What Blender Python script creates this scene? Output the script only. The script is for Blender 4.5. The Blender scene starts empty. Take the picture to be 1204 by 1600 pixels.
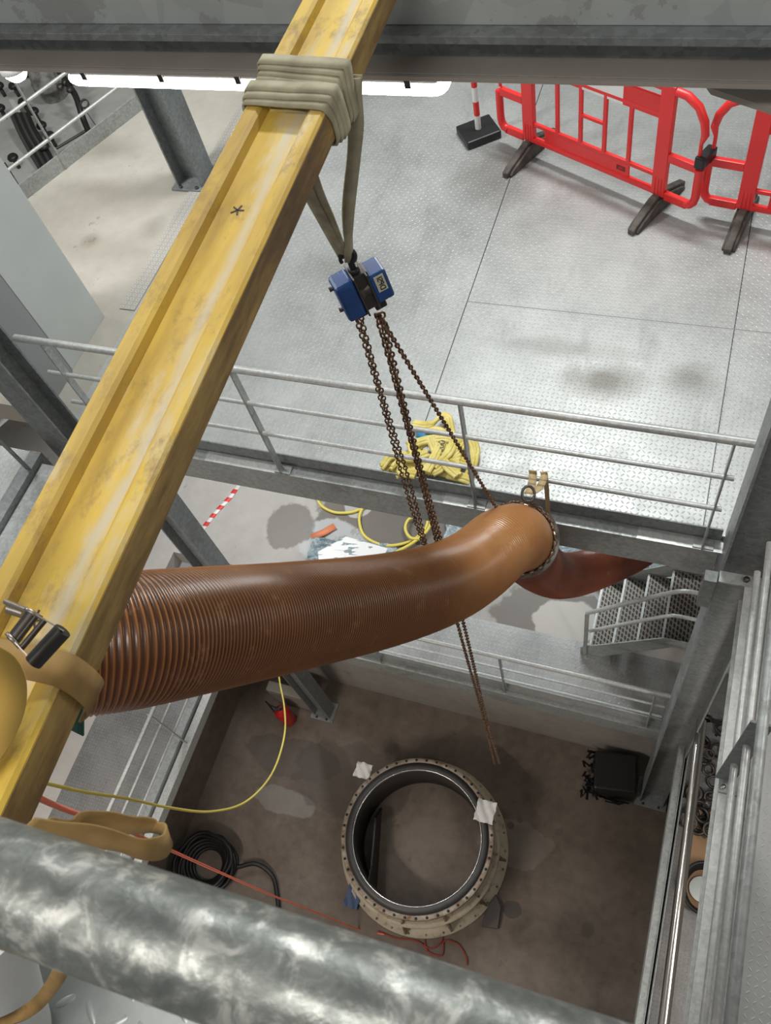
import bpy, math, random
from mathutils import Vector, Matrix, Quaternion
random.seed(7)
V = Vector
C = bpy.context.scene.collection
# ---------------------------------------------------------------- camera, world, lights, exposure
F = 1325.88
R = Matrix(((.93766412, -.17525298, .30012063), (.29917433, .84648266, -.44041097), (-.17686358, .50274595, .84614761)))
cam = bpy.data.cameras.new('camera'); cam.sensor_fit = 'VERTICAL'; cam.sensor_height = 36; cam.lens = F * 36 / 1600
cam.clip_start = .02; cam.clip_end = 200
cam.dof.use_dof = True; cam.dof.focus_distance = 4.5; cam.dof.aperture_fstop = 26
co = bpy.data.objects.new('camera', cam); C.objects.link(co); co.matrix_world = R.to_4x4()
bpy.context.scene.camera = co
vs = bpy.context.scene.view_settings
vs.view_transform = 'Standard'; vs.look = 'None'; vs.exposure = 0.0; vs.gamma = 1
W = bpy.data.worlds.new('hall'); bpy.context.scene.world = W; W.use_nodes = True
W.node_tree.nodes['Background'].inputs[0].default_value = (.97, .98, 1, 1); W.node_tree.nodes['Background'].inputs[1].default_value = .24

def area(name, loc, sx, sy, power, tgt, col=(1, .97, .92)):
    l = bpy.data.lights.new(name, 'AREA'); l.shape = 'RECTANGLE'; l.size = sx; l.size_y = sy; l.energy = power; l.color = col
    o = bpy.data.objects.new(name, l); C.objects.link(o); o.location = loc
    o.rotation_euler = (V(tgt) - V(loc)).to_track_quat('-Z', 'Y').to_euler(); return o
area('hall_fill', (-1.2, 7.5, 3.2), 3.0, .5, 560, (-2.2, 4.2, -5), (.97, 1, .98))  # unseen fill lights added above to brighten the upper levels, no fixtures modelled
area('hall_fill', (-6.5, 3.6, 1.5), .5, 2.5, 340, (-5.5, 4.5, -5), (1, .98, .95))
area('hall_fill', (-.6, -1.2, 2.2), 2.4, .5, 92, (-1.0, 1.5, -2), (1, .97, .92))
area('hall_fill', (2.6, 2.6, -1.4), .3, 2.0, 60, (1.0, 2.6, -5), (1, .96, .9))
area('pit_fill', (-4.2, -2.2, -6.2), 1.6, .2, 120, (-2.4, .9, -12), (1, .90, .80))  # added fill, out of view, brightens the pit floor from the lower left
area('under_deck_fill', (-5.9, -1.0, -6.2), .2, 1.6, 25, (-5.3, 1.2, -9.5), (1, .95, .9))  # added fills out of view, brighten the lower decks and floor
area('under_deck_fill', (-1.5, 6.6, -5.7), 2.0, .2, 120, (-1.5, 4.8, -9.5), (.9, .97, 1))
area('under_deck_fill', (-5.6, 5.2, -5.7), .2, 1.6, 120, (-4.6, 4.2, -9.5), (.97, .98, 1))
area('under_deck_fill', (1.9, .8, -6.0), .2, 1.4, 45, (.9, 1.6, -9.5), (1, .93, .85))

def ray(u, v): return R @ V(((u - 602) / F, -(v - 800) / F, -1))
def P(u, v, z): r = ray(u, v); return r * (z / r.z)          # point of a horizontal plane
def PX(u, v, x): r = ray(u, v); return r * (x / r.x)
def PY(u, v, y): r = ray(u, v); return r * (y / r.y)
def PD(u, v, d): return ray(u, v) * d                        # point at a measured distance

# ---------------------------------------------------------------- materials
def mat(name, col, rough=.5, metal=0, **k):
    m = bpy.data.materials.new(name); m.use_nodes = True; nt = m.node_tree; b = nt.nodes['Principled BSDF']
    b.inputs['Base Color'].default_value = (*col, 1); b.inputs['Roughness'].default_value = rough; b.inputs['Metallic'].default_value = metal
    for a, x in k.items(): b.inputs[a].default_value = x
    return m
class N:
    """small node helper"""
    def __init__(s, m): s.m = m; s.nt = m.node_tree; s.b = s.nt.nodes['Principled BSDF']; s.tc = s.nt.nodes.new('ShaderNodeTexCoord'); s.geo = s.nt.nodes.new('ShaderNodeNewGeometry')
    def lk(s, a, b): s.nt.links.new(a, b)
    def pos(s): return s.geo.outputs['Position']
    def noise(s, scale, detail=4, rough=.55, vec=None, dist=0):
        n = s.nt.nodes.new('ShaderNodeTexNoise'); n.inputs['Scale'].default_value = scale; n.inputs['Detail'].default_value = detail
        n.inputs['Roughness'].default_value = rough; n.inputs['Distortion'].default_value = dist; s.lk(vec or s.pos(), n.inputs['Vector']); return n.outputs['Fac']
    def vor(s, scale, vec=None):
        n = s.nt.nodes.new('ShaderNodeTexVoronoi'); n.inputs['Scale'].default_value = scale; s.lk(vec or s.pos(), n.inputs['Vector']); return n.outputs['Color']
    def ma(s, op, a, b=None, c=None, clamp=False):
        n = s.nt.nodes.new('ShaderNodeMath'); n.operation = op; n.use_clamp = clamp
        for i, x in enumerate((a, b, c)):
            if x is None: continue
            if isinstance(x, (int, float)): n.inputs[i].default_value = x
            else: s.lk(x, n.inputs[i])
        return n.outputs[0]
    def vm(s, a, mul=(1, 1, 1), rot=(0, 0, 0), loc=(0, 0, 0)):
        n = s.nt.nodes.new('ShaderNodeMapping'); n.inputs['Scale'].default_value = mul; n.inputs['Rotation'].default_value = rot; n.inputs['Location'].default_value = loc; s.lk(a, n.inputs[0]); return n.outputs[0]
    def xyz(s, a=None):
        n = s.nt.nodes.new('ShaderNodeSeparateXYZ'); s.lk(a or s.pos(), n.inputs[0]); return n.outputs
    def ramp(s, f, stops):
        n = s.nt.nodes.new('ShaderNodeValToRGB'); e = n.color_ramp.elements
        while len(e) < len(stops): e.new(.5)
        for i, (p, c) in enumerate(stops): e[i].position = p; e[i].color = (*c, 1) if len(c) == 3 else c
        s.lk(f, n.inputs[0]); return n.outputs[0]
    def mix(s, f, a, b, bt='MIX'):
        n = s.nt.nodes.new('ShaderNodeMix'); n.data_type = 'RGBA'; n.blend_type = bt
        for i, x in ((0, f), (6, a), (7, b)):
            if isinstance(x, (int, float)): n.inputs[i].default_value = x
            elif isinstance(x, tuple): n.inputs[i].default_value = (*x, 1)
            else: s.lk(x, n.inputs[i])
        return n.outputs[2]
    def col(s, c): s.lk(c, s.b.inputs['Base Color'])
    def rough(s, c): s.lk(c, s.b.inputs['Roughness'])
    def bump(s, h, strength=.3, dist=.002):
        n = s.nt.nodes.new('ShaderNodeBump'); n.inputs['Strength'].default_value = strength; n.inputs['Distance'].default_value = dist; s.lk(h, n.inputs['Height']); s.lk(n.outputs[0], s.b.inputs['Normal'])
    def blob(s, cx, cy, rx, ry, wob, scale=2.2, soft=.12):
        """0..1 mask of a stain with a ragged outline around (cx, cy)"""
        x, y, z = s.xyz()
        a = s.ma('POWER', s.ma('DIVIDE', s.ma('SUBTRACT', x, cx), rx), 2); b = s.ma('POWER', s.ma('DIVIDE', s.ma('SUBTRACT', y, cy), ry), 2)
        d = s.ma('SQRT', s.ma('ADD', a, b)); n = s.noise(scale, 5, .6)
        d = s.ma('ADD', d, s.ma('MULTIPLY', s.ma('SUBTRACT', n, .5), wob))
        return s.ma('DIVIDE', s.ma('SUBTRACT', 1.0, d), soft, clamp=True)
    def line(s, ax, at, w):
        c = s.xyz()[ax]; return s.ma('LESS_THAN', s.ma('ABSOLUTE', s.ma('SUBTRACT', c, at)), w)

def galv(name, a=(.27, .29, .285), b=(.42, .44, .43), metal=.25, rough=.42, sp=45, dirt=.25):
    m = mat(name, a, rough, metal); n = N(m)
    v = n.vor(sp, n.tc.outputs['Object']); s = n.nt.nodes.new('ShaderNodeSeparateColor'); n.lk(v, s.inputs[0])
    f = n.ma('ADD', n.ma('MULTIPLY', s.outputs[0], .45), n.ma('MULTIPLY', n.noise(3, 5), .6))
    c = n.ramp(f, [(.2, a), (.85, b)])
    c = n.mix(n.ma('MULTIPLY', n.ma('GREATER_THAN', n.noise(2.3, 6, .7), .58), dirt), c, (.12, .10, .085))
    n.col(c); n.rough(n.ma('ADD', n.ma('MULTIPLY', s.outputs[1], .15), rough - .05)); n.bump(n.noise(60, 3), .12, .001); return m
GALV = galv('galvanised_steel'); GALV_D = galv('galvanised_steel_dull', (.15, .165, .165), (.25, .27, .27), .2, .5, 40)
GALV_L = galv('galvanised_steel_bright', (.42, .43, .42), (.58, .59, .57), .3, .38, 60, .1)
GALV_M = galv('galvanised_steel_grey', (.19, .205, .21), (.30, .32, .32), .2, .45, 40)
def near_rail():
    m = mat('mottled_galvanised_pipe', (.3, .32, .3), .5, .6); n = N(m); p = n.tc.outputs['Object']
    f = n.noise(70, 5, .65, p, .5); c = n.ramp(f, [(.38, (.13, .14, .13)), (.52, (.19, .20, .185)), (.64, (.40, .40, .37))]); n.col(c)
    n.rough(n.ramp(n.noise(55, 3, .5, p), [(.3, (.36,) * 3), (.7, (.62,) * 3)])); n.bump(n.noise(90, 4, .6, p), .5, .0012); return m
RAILN = near_rail()
def chequer(name, a, b, pitch=.055, rough=.45, metal=.45, joints=(), stains=()):
    m = mat(name, a, rough, metal); n = N(m)
    x, y, z = n.xyz()
    u = n.ma('DIVIDE', x, pitch); v = n.ma('DIVIDE', y, pitch)
    fu = n.ma('SUBTRACT', n.ma('FRACT', u), .5); fv = n.ma('SUBTRACT', n.ma('FRACT', v), .5)
    par = n.ma('MODULO', n.ma('ABSOLUTE', n.ma('ADD', n.ma('FLOOR', u), n.ma('FLOOR', v))), 2)
    sg = n.ma('SUBTRACT', n.ma('MULTIPLY', n.ma('GREATER_THAN', par, .5), 2), 1)
    s = n.ma('MULTIPLY', fv, sg)
    p = n.ma('MULTIPLY', n.ma('ADD', fu, s), .7071); q = n.ma('MULTIPLY', n.ma('SUBTRACT', fu, s), .7071)
    d = n.ma('ADD', n.ma('POWER', n.ma('DIVIDE', p, .40), 2), n.ma('POWER', n.ma('DIVIDE', q, .13), 2))
    h = n.ma('SUBTRACT', 1, d, clamp=True)
    f = n.ma('ADD', n.ma('MULTIPLY', n.noise(1.1, 6, .62), .75), n.ma('MULTIPLY', n.noise(30, 3), .25))
    c = n.ramp(f, [(.33, a), (.62, b)])
    c = n.mix(n.ma('MULTIPLY', n.ma('SUBTRACT', n.noise(2.7, 6, .7, n.vm(n.pos(), (1, .35, 1), (0, 0, .5))), .56, clamp=True), 2.6), c, tuple(k * .55 for k in a))
    for (cx, cy, rx, ry, k) in stains: c = n.mix(n.ma('MULTIPLY', n.blob(cx, cy, rx, ry, 1.2, 3, .8), k), c, (.13, .12, .10))
    for ax, at in joints: c = n.mix(n.line(ax, at, .004), c, (.06, .06, .06))
    if len(joints) == 2: c = n.mix(n.ma('MULTIPLY', n.line(1, 4.72, .004), n.ma('GREATER_THAN', x, -1.76)), c, (.2, .2, .2))
    c = n.mix(n.ma('MULTIPLY', h, .22), c, (.62, .64, .63))
    n.col(c); n.rough(n.ma('ADD', n.ma('MULTIPLY', n.noise(5, 4), .22), rough - .1)); n.bump(n.ma('ADD', h, n.ma('MULTIPLY', n.noise(40, 3), .06)), .55, .003); return m
PLATE_UP = chequer('chequer_plate_upper', (.31, .325, .32), (.48, .495, .485), .036, .42, .35, ((0, -1.76), (0, .3)), ((-.55, 4.1, .35, .2, .8), (.05, 4.2, .25, .2, .6), (-1.9, 6.3, .5, .6, .5), (-3.0, 4.9, .5, .3, .3), (-.9, 4.35, .7, .12, .4)))
PLATE_R = chequer('chequer_plate_right', (.38, .385, .37), (.46, .465, .45), .036, .45, .25)
PLATE_LO = chequer('chequer_plate_lower', (.27, .27, .26), (.42, .42, .4), .05, .45, .35)
PLATE_LD = chequer('chequer_plate_lower_left', (.15, .15, .147), (.27, .27, .265), .036, .5, .35)
PLATE_N = chequer('chequer_plate_near', (.22, .24, .235), (.34, .36, .35), .05, .4, .45)

def concrete(name, a, b, stains=(), rough=.75, dark=(.12, .105, .09), soft=.08):
    m = mat(name, a, rough); n = N(m)
    f = n.ma('ADD', n.ma('MULTIPLY', n.noise(.8, 7, .62), .7), n.ma('MULTIPLY', n.noise(7, 5, .6), .3))
    c = n.ramp(f, [(.35, a), (.62, b)]); wet = None
    for (cx, cy, rx, ry, k, cc) in stains:
        msk = n.ma('MULTIPLY', n.blob(cx, cy, rx, ry, .9, 2.6, soft), k); c = n.mix(msk, c, cc)
        wet = msk if wet is None else n.ma('MAXIMUM', wet, msk)
    c = n.mix(n.ma('MULTIPLY', n.ma('GREATER_THAN', n.noise(3.1, 5, .7), .66), .35), c, dark)
    n.col(c); n.bump(n.noise(35, 5), .25, .003)
    if wet is not None: n.rough(n.ma('SUBTRACT', rough, n.ma('MULTIPLY', wet, .3)))
    return m
WET = (.13, .11, .09)
CONC_UP = concrete('concrete_upper', (.35, .33, .285), (.45, .43, .38), ((-6.1, 6.3, .5, .25, .5, (.18, .165, .12)), (-5.9, 5.7, .7, .2, .4, (.2, .185, .14)), (-5.3, 4.9, .9, .3, .35, (.22, .2, .16)), (-5.0, 5.2, .2, .2, .4, (.2, .185, .15)), (-5.6, 5.0, .12, .12, .5, (.2, .17, .13))), soft=.8)
CONC_LO = concrete('concrete_lower', (.36, .34, .315), (.46, .44, .41), ((-3.3, 4.9, 1.15, .55, .95, WET), (-3.9, 4.35, .55, .35, .9, (.42, .43, .42)), (-3.75, 4.98, .2, .22, 1, (.42, .4, .37)), (-4.6, 4.5, .35, .4, .8, WET), (-.95, 3.95, .75, .42, .8, WET), (-.8, 3.95, .38, .3, .95, (.5, .47, .42))))
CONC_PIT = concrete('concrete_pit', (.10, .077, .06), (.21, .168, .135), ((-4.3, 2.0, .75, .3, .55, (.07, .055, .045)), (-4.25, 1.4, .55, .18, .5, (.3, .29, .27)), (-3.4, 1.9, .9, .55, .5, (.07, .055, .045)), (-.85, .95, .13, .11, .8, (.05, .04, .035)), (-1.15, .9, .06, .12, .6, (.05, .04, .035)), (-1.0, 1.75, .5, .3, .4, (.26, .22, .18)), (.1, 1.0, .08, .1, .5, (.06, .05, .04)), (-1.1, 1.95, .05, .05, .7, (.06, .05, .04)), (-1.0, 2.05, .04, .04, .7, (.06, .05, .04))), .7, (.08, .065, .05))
CONC_W = concrete('concrete_wall', (.26, .24, .215), (.36, .34, .31))
PANEL = mat('grey_painted_panel', (.52, .56, .55), .45)
n = N(PANEL); n.col(n.ramp(n.noise(1.2, 4), [(.3, (.47, .51, .5)), (.7, (.55, .58, .57))]))
def yellow():
    m = mat('worn_yellow_timber', (.6, .42, .08), .5); n = N(m); p = n.vm(n.tc.outputs['Object'], (1, .16, 1))
    c = n.ramp(n.noise(9, 6, .6, p), [(.32, (.38, .24, .06)), (.5, (.55, .37, .07)), (.66, (.66, .45, .055))])
    c = n.mix(n.ma('MULTIPLY', n.ma('SUBTRACT', n.noise(6, 6, .7, n.vm(n.tc.outputs['Object'], (1.4, .3, 1))), .54, clamp=True), 6, clamp=True), c, (.56, .48, .33))
    c = n.mix(n.ma('MULTIPLY', n.ma('SUBTRACT', n.noise(13, 6, .75, n.vm(n.tc.outputs['Object'], (1, .5, 1), loc=(3, 3, 3))), .53, clamp=True), 5, clamp=True), c, (.26, .17, .06))
    x, y, z = n.xyz(n.tc.outputs['Object'])
    w = n.ma('ADD', n.ma('ADD', x, n.ma('MULTIPLY', y, .037)), n.ma('MULTIPLY', n.ma('SUBTRACT', n.noise(3, 4, .6), .5), .05))
    b_ = n.ma('SUBTRACT', 1, n.ma('DIVIDE', n.ma('ABSOLUTE', n.ma('SUBTRACT', w, .028)), .02), clamp=True)
    c = n.mix(n.ma('MULTIPLY', b_, n.ma('MULTIPLY', n.noise(4, 5, .7), 1.5), clamp=True), c, (.52, .47, .36))
    n.col(c); n.rough(n.ramp(n.noise(20, 4), [(.3, (.38,) * 3), (.7, (.65,) * 3)])); n.bump(n.noise(30, 5, .6, p), .25, .002); return m
YEL = yellow()
def yellow_side():
    m = mat('brown_yellow_timber_edge', (.3, .2, .06), .6); n = N(m); p = n.vm(n.tc.outputs['Object'], (1, .2, 1))
    c = n.ramp(n.noise(8, 6, .7, p), [(.34, (.06, .035, .014)), (.5, (.18, .105, .03)), (.64, (.36, .23, .065))]); n.col(c); n.bump(n.noise(30, 5, .6, p), .25, .002); return m
YELS = yellow_side()
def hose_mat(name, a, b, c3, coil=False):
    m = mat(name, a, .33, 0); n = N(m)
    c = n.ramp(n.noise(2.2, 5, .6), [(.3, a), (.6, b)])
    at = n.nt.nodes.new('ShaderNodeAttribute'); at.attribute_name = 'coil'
    c = n.mix(n.ma('SUBTRACT', 1, at.outputs['Fac'], clamp=True), c, tuple(k * .2 for k in a)) if coil else c  # coil tint of the ribs, with groove shade and crest glints painted in
    if coil: a2 = n.nt.nodes.new('ShaderNodeAttribute'); a2.attribute_name = 'elbow_glow'; c = n.mix(n.ma('MULTIPLY', a2.outputs['Fac'], .75), c, n.ramp(n.noise(3, 5), [(.3, (.40, .17, .05)), (.7, (.60, .31, .12))]))  # golden glow of the lit elbow painted in as lighter amber
    c = n.mix(n.ma('MULTIPLY', n.ma('SUBTRACT', n.noise(9, 6, .75), .57, clamp=True), 3.5, clamp=True), c, c3)
    n.col(c); n.b.inputs['Coat Weight'].default_value = .35; n.b.inputs['Coat Roughness'].default_value = .2
    nt = m.node_tree; out = nt.nodes['Material Output']; tr = nt.nodes.new('ShaderNodeBsdfTranslucent'); mx = nt.nodes.new('ShaderNodeMixShader')
    tr.inputs[0].default_value = (.75, .30, .07, 1); mx.inputs[0].default_value = .18
    n.lk(n.b.outputs[0], mx.inputs[1]); n.lk(tr.outputs[0], mx.inputs[2]); n.lk(mx.outputs[0], out.inputs[0]); return m
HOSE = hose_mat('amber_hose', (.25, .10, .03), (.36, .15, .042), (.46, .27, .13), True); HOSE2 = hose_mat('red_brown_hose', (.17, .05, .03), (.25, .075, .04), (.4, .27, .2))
RED = mat('red_plastic', (.80, .035, .035), .35); REDD = mat('red_reflective_sheet', (.72, .03, .03), .3); WHITE = mat('white_plastic', (.8, .8, .78), .4)
RUB = mat('black_recycled_rubber', (.075, .068, .06), .75); n = N(RUB); n.col(n.ramp(n.noise(14, 5), [(.3, (.045, .04, .037)), (.7, (.12, .105, .09))]))
BLK = mat('black_plastic', (.015, .015, .016), .42); CABLE = mat('black_rubber_cable', (.012, .012, .013), .45)
BLUE = mat('blue_enamel', (.012, .055, .20), .35); n = N(BLUE); n.col(n.ramp(n.noise(16, 4), [(.3, (.010, .045, .16)), (.7, (.018, .075, .27))]))
CHAIN = mat('rusty_chain', (.09, .05, .03), .5, .75); n = N(CHAIN); n.col(n.ramp(n.noise(70, 3), [(.35, (.07, .042, .028)), (.65, (.30, .18, .11))]))
OLIVE = mat('khaki_webbing', (.32, .29, .19), .85); n = N(OLIVE); n.col(n.ramp(n.noise(14, 5), [(.3, (.24, .215, .14)), (.7, (.40, .37, .255))]))
TAN = mat('brown_webbing', (.36, .22, .07), .85); n = N(TAN); n.col(n.ramp(n.noise(12, 5), [(.3, (.17, .095, .028)), (.7, (.36, .225, .075))]))
YST = mat('golden_webbing', (.50, .32, .07), .8); TANL = mat('beige_webbing', (.5, .38, .2), .85)
YSL = mat('yellow_webbing', (.72, .60, .17), .8); n = N(YSL); n.col(n.ramp(n.noise(9, 5), [(.3, (.58, .47, .10)), (.6, (.78, .68, .26))]))
GREEN = mat('green_webbing', (.02, .09, .06), .8); BSL = mat('blue_label', (.05, .25, .45), .6)
YC = mat('yellow_rubber_hose', (.72, .6, .12), .5); RC = mat('red_orange_hose', (.9, .2, .12), .45); REDROPE = mat('dark_red_cord', (.32, .04, .025), .7)
STEEL = mat('polished_stainless', (.62, .6, .56), .22, 1); IRON = mat('dark_steel', (.10, .09, .085), .45, .8); RUST = mat('rusty_flange_steel', (.2, .12, .08), .6, .4)
n = N(RUST); n.col(n.ramp(n.noise(9, 5, .65), [(.32, (.17, .09, .05)), (.5, (.30, .24, .18)), (.64, (.40, .35, .29))]))
CREAM = mat('scuffed_cream_paint', (.5, .44, .33), .5); n = N(CREAM); n.col(n.ramp(n.noise(9, 6, .7), [(.3, (.28, .2, .13)), (.45, (.5, .44, .33)), (.7, (.58, .53, .42))]))
SILV = mat('bright_steel_lip', (.72, .72, .7), .25, .9); DKIN = mat('dark_painted_steel', (.07, .068, .066), .5, .3)
RAG = mat('white_cloth', (.78, .77, .76), .9); BRAG = mat('blue_cloth', (.10, .15, .26), .9)
FILM = mat('polythene_film', (.50, .60, .63), .16, 0); n = N(FILM); n.bump(n.noise(9, 6, .75, dist=2.5), 1.0, .04); n.col(n.ramp(n.noise(10, 6, .75, dist=2.5), [(.3, (.25, .34, .37)), (.52, (.42, .52, .55)), (.62, (.82, .88, .9))]))
ORT = mat('orange_tape', (.75, .25, .12), .6); CARD = mat('brown_cardboard', (.36, .22, .12), .8)
EXT = mat('red_enamel', (.55, .02, .018), .3)
FILMB = mat('black_pallet_wrap', (.01, .01, .014), .2); n = N(FILMB); n.bump(n.noise(14, 6, .7, dist=2), 1, .03)
BEAMB = mat('brown_steel', (.30, .27, .235), .6, .2); n = N(BEAMB); n.col(n.ramp(n.noise(3, 5), [(.3, (.33, .295, .26)), (.7, (.42, .385, .34))]))
LAMPH = mat('grey_polycarbonate', (.55, .55, .53), .4)
def emis(name, col, s):
    m = mat(name, col, .5); b = m.node_tree.nodes['Principled BSDF']; b.inputs['Emission Color'].default_value = (*col, 1); b.inputs['Emission Strength'].default_value = s; return m
TUBE = emis('lit_diffuser', (1, .99, .96), 26); BULB = emis('lit_bulkhead', (1, .95, .85), 40)
LABEL = mat('hoist_label', (.6, .57, .45), .5)

# ---------------------------------------------------------------- mesh helpers
class MB:
    def __init__(s): s.v = []; s.f = []; s.sm = []
    def add(s, v, f, smooth=False):
        k = len(s.v); s.v += [V(p) for p in v]; s.f += [[i + k for i in q] for q in f]; s.sm += [smooth] * len(f); return s
    def box(s, a, b):
        (x0, y0, z0), (x1, y1, z1) = a, b
        return s.add([(x0, y0, z0), (x1, y0, z0), (x1, y1, z0), (x0, y1, z0), (x0, y0, z1), (x1, y0, z1), (x1, y1, z1), (x0, y1, z1)],
                     [(0, 3, 2, 1), (4, 5, 6, 7), (0, 1, 5, 4), (1, 2, 6, 5), (2, 3, 7, 6), (3, 0, 4, 7)])
    def obox(s, c, ax, ay, az, hx, hy, hz):
        c = V(c); P8 = [c + ax * (i * hx) + ay * (j * hy) + az * (k * hz) for k in (-1, 1) for i, j in ((-1, -1), (1, -1), (1, 1), (-1, 1))]
        return s.add(P8, [(0, 3, 2, 1), (4, 5, 6, 7), (0, 1, 5, 4), (1, 2, 6, 5), (2, 3, 7, 6), (3, 0, 4, 7)])
    def tube(s, pts, r, n=12, closed=False, cap=True, seg=None):
        pts = [V(p) for p in pts]; m = len(pts)
        rr = r if isinstance(r, (list, tuple)) else [r] * m
        T = []
        for i in range(m):
            a = pts[(i - 1) % m] if closed or i > 0 else pts[i]; b = pts[(i + 1) % m] if closed or i < m - 1 else pts[i]
            T.append((b - a).normalized())
        u = T[0].orthogonal().normalized(); vs_, fs = [], []
        for i in range(m):
            u = (u - T[i] * u.dot(T[i])).normalized(); w = T[i].cross(u)
            for k in range(n):
                a = 2 * math.pi * k / n; vs_.append(pts[i] + (u * math.cos(a) + w * math.sin(a)) * rr[i])
        for i in range(m if closed else m - 1):
            j = (i + 1) % m
            for k in range(n): l = (k + 1) % n; fs.append((i * n + k, i * n + l, j * n + l, j * n + k))
        s.add(vs_, fs, True)
        if cap and not closed: s.add(vs_[:n], [tuple(range(n))[::-1]]); s.add(vs_[-n:], [tuple(range(n))])
        return s
    def strip(s, pts, wd, w, t=.003, nrm=None):
        """flat webbing: wd = width direction(s)"""
        pts = [V(p) for p in pts]; m = len(pts); vs_, fs = [], []
        for i in range(m):
            d = (pts[min(i + 1, m - 1)] - pts[max(i - 1, 0)]).normalized(); q = V(wd[i] if isinstance(wd, list) else wd); q = (q - d * q.dot(d)).normalized(); nn = d.cross(q)
            for a, b in ((-1, -1), (1, -1), (1, 1), (-1, 1)): vs_.append(pts[i] + q * (a * w / 2) + nn * (b * t / 2))
        for i in range(m - 1):
            for k in range(4): l = (k + 1) % 4; fs.append((i * 4 + k, i * 4 + l, i * 4 + 4 + l, i * 4 + 4 + k))
        fs += [(3, 2, 1, 0), (m * 4 - 4, m * 4 - 3, m * 4 - 2, m * 4 - 1)]
        return s.add(vs_, fs, True)
    def prism(s, poly, p0, p1, ux, uy):
        p0, p1, ux, uy = V(p0), V(p1), V(ux), V(uy); k = len(poly)
        vs_ = [p0 + ux * a + uy * b for a, b in poly] + [p1 + ux * a + uy * b for a, b in poly]
        return s.add(vs_, [tuple(range(k))[::-1], tuple(range(k, 2 * k))] + [(i, (i + 1) % k, (i + 1) % k + k, i + k) for i in range(k)])
    def ibeam(s, p0, p1, ux, uy, w, h, tf=.015, tw=.01):
        a, b = w / 2, h / 2
        return s.prism([(-a, -b), (a, -b), (a, -b + tf), (tw / 2, -b + tf), (tw / 2, b - tf), (a, b - tf), (a, b), (-a, b), (-a, b - tf), (-tw / 2, b - tf), (-tw / 2, -b + tf), (-a, -b + tf)], p0, p1, ux, uy)
    def lathe(s, prof, c=(0, 0, 0), ax=(0, 0, 1), n=32, closed=False):
        c = V(c); ax = V(ax).normalized(); u = ax.orthogonal().normalized(); w = ax.cross(u); k = len(prof); vs_, fs = [], []
        for i in range(n):
            a = 2 * math.pi * i / n; d = u * math.cos(a) + w * math.sin(a); vs_ += [c + ax * z + d * r for r, z in prof]
        for i in range(n):
            j = (i + 1) % n
            for q in range(k if closed else k - 1): l = (q + 1) % k; fs.append((i * k + q, j * k + q, j * k + l, i * k + l))
        return s.add(vs_, fs, True)
    def chain(s, pts, L=.026, w=.019, r=.0028, twist=0):
        pts = [V(p) for p in pts]; segs = [(pts[i + 1] - pts[i]).length for i in range(len(pts) - 1)]; tot = sum(segs); pitch = L - 2 * r - .001; nl = max(1, int(tot / pitch))
        def at(t):
            for i, g in enumerate(segs):
                if t <= g or i == len(segs) - 1: return pts[i].lerp(pts[i + 1], min(1, t / g)), (pts[i + 1] - pts[i]).normalized()
                t -= g
        ref = (pts[-1] - pts[0]).normalized().orthogonal().normalized() if (pts[-1] - pts[0]).length > .01 else (pts[len(pts) // 3] - pts[0]).cross(pts[len(pts) // 2] - pts[0]).normalized()
        ns, nr = 12, 5
        for j in range(nl):
            c, d = at((j + .5) * pitch); u = (ref - d * ref.dot(d)).normalized(); w2 = d.cross(u)
            a = twist + (math.pi / 2 if j % 2 else 0) + random.uniform(-.25, .25); q = u * math.cos(a) + w2 * math.sin(a); nn = d.cross(q)
            R2 = w / 2 - r; h = L / 2 - r - R2; cen = []
            for i in range(ns):
                t = 2 * math.pi * (i + .5) / ns; cx, cy = math.cos(t) * R2, math.sin(t) * R2 + (h if math.sin(t) > 0 else -h); cen.append((c + q * cx + d * cy, q * math.cos(t) + d * math.sin(t)))
            vs_, fs = [], []
            for p, o in cen:
                for k in range(nr): b = 2 * math.pi * k / nr; vs_.append(p + o * (math.cos(b) * r) + nn * (math.sin(b) * r))
            for i in range(ns):
                i2 = (i + 1) % ns
                for k in range(nr): l = (k + 1) % nr; fs.append((i * nr + k, i * nr + l, i2 * nr + l, i2 * nr + k))
            s.add(vs_, fs, True)
        return s
    def build(s, name, m, parent=None, bev=0, origin=None):
        if parent is not None:
            o0 = V((0, 0, 0)); q = parent
            while q is not None: o0 += V(q.location); q = q.parent
        else:
            if origin is None:
                lo = [min(p[i] for p in s.v) for i in range(3)]; hi = [max(p[i] for p in s.v) for i in range(3)]; origin = ((lo[0] + hi[0]) / 2, (lo[1] + hi[1]) / 2, lo[2])
            o0 = V(origin)
        me = bpy.data.meshes.new(name); me.from_pydata([tuple(p - o0) for p in s.v], [], s.f); me.polygons.foreach_set('use_smooth', s.sm); me.materials.append(m); me.update()
        import bmesh; bm = bmesh.new(); bm.from_mesh(me); bmesh.ops.recalc_face_normals(bm, faces=bm.faces); bm.to_mesh(me); bm.free()
        o = bpy.data.objects.new(name, me); C.objects.link(o)
        if parent is not None: o.parent = parent
        else: o.location = o0
        if bev: b = o.modifiers.new('bevel', 'BEVEL'); b.width = bev; b.segments = 2; b.limit_method = 'ANGLE'
        return o
def tag(o, label, cat, group=None):
    o['label'] = label; o['category'] = cat
    if group: o['group'] = group
    return o
def thing(name, label, cat, loc, group=None):
    o = bpy.data.objects.new(name, None); o.empty_display_size = .1; C.objects.link(o); o.location = loc; return tag(o, label, cat, group)
def struct(name, mb, m, bev=0): o = mb.build(name, m, None, bev); o['kind'] = 'structure'; return o
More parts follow.
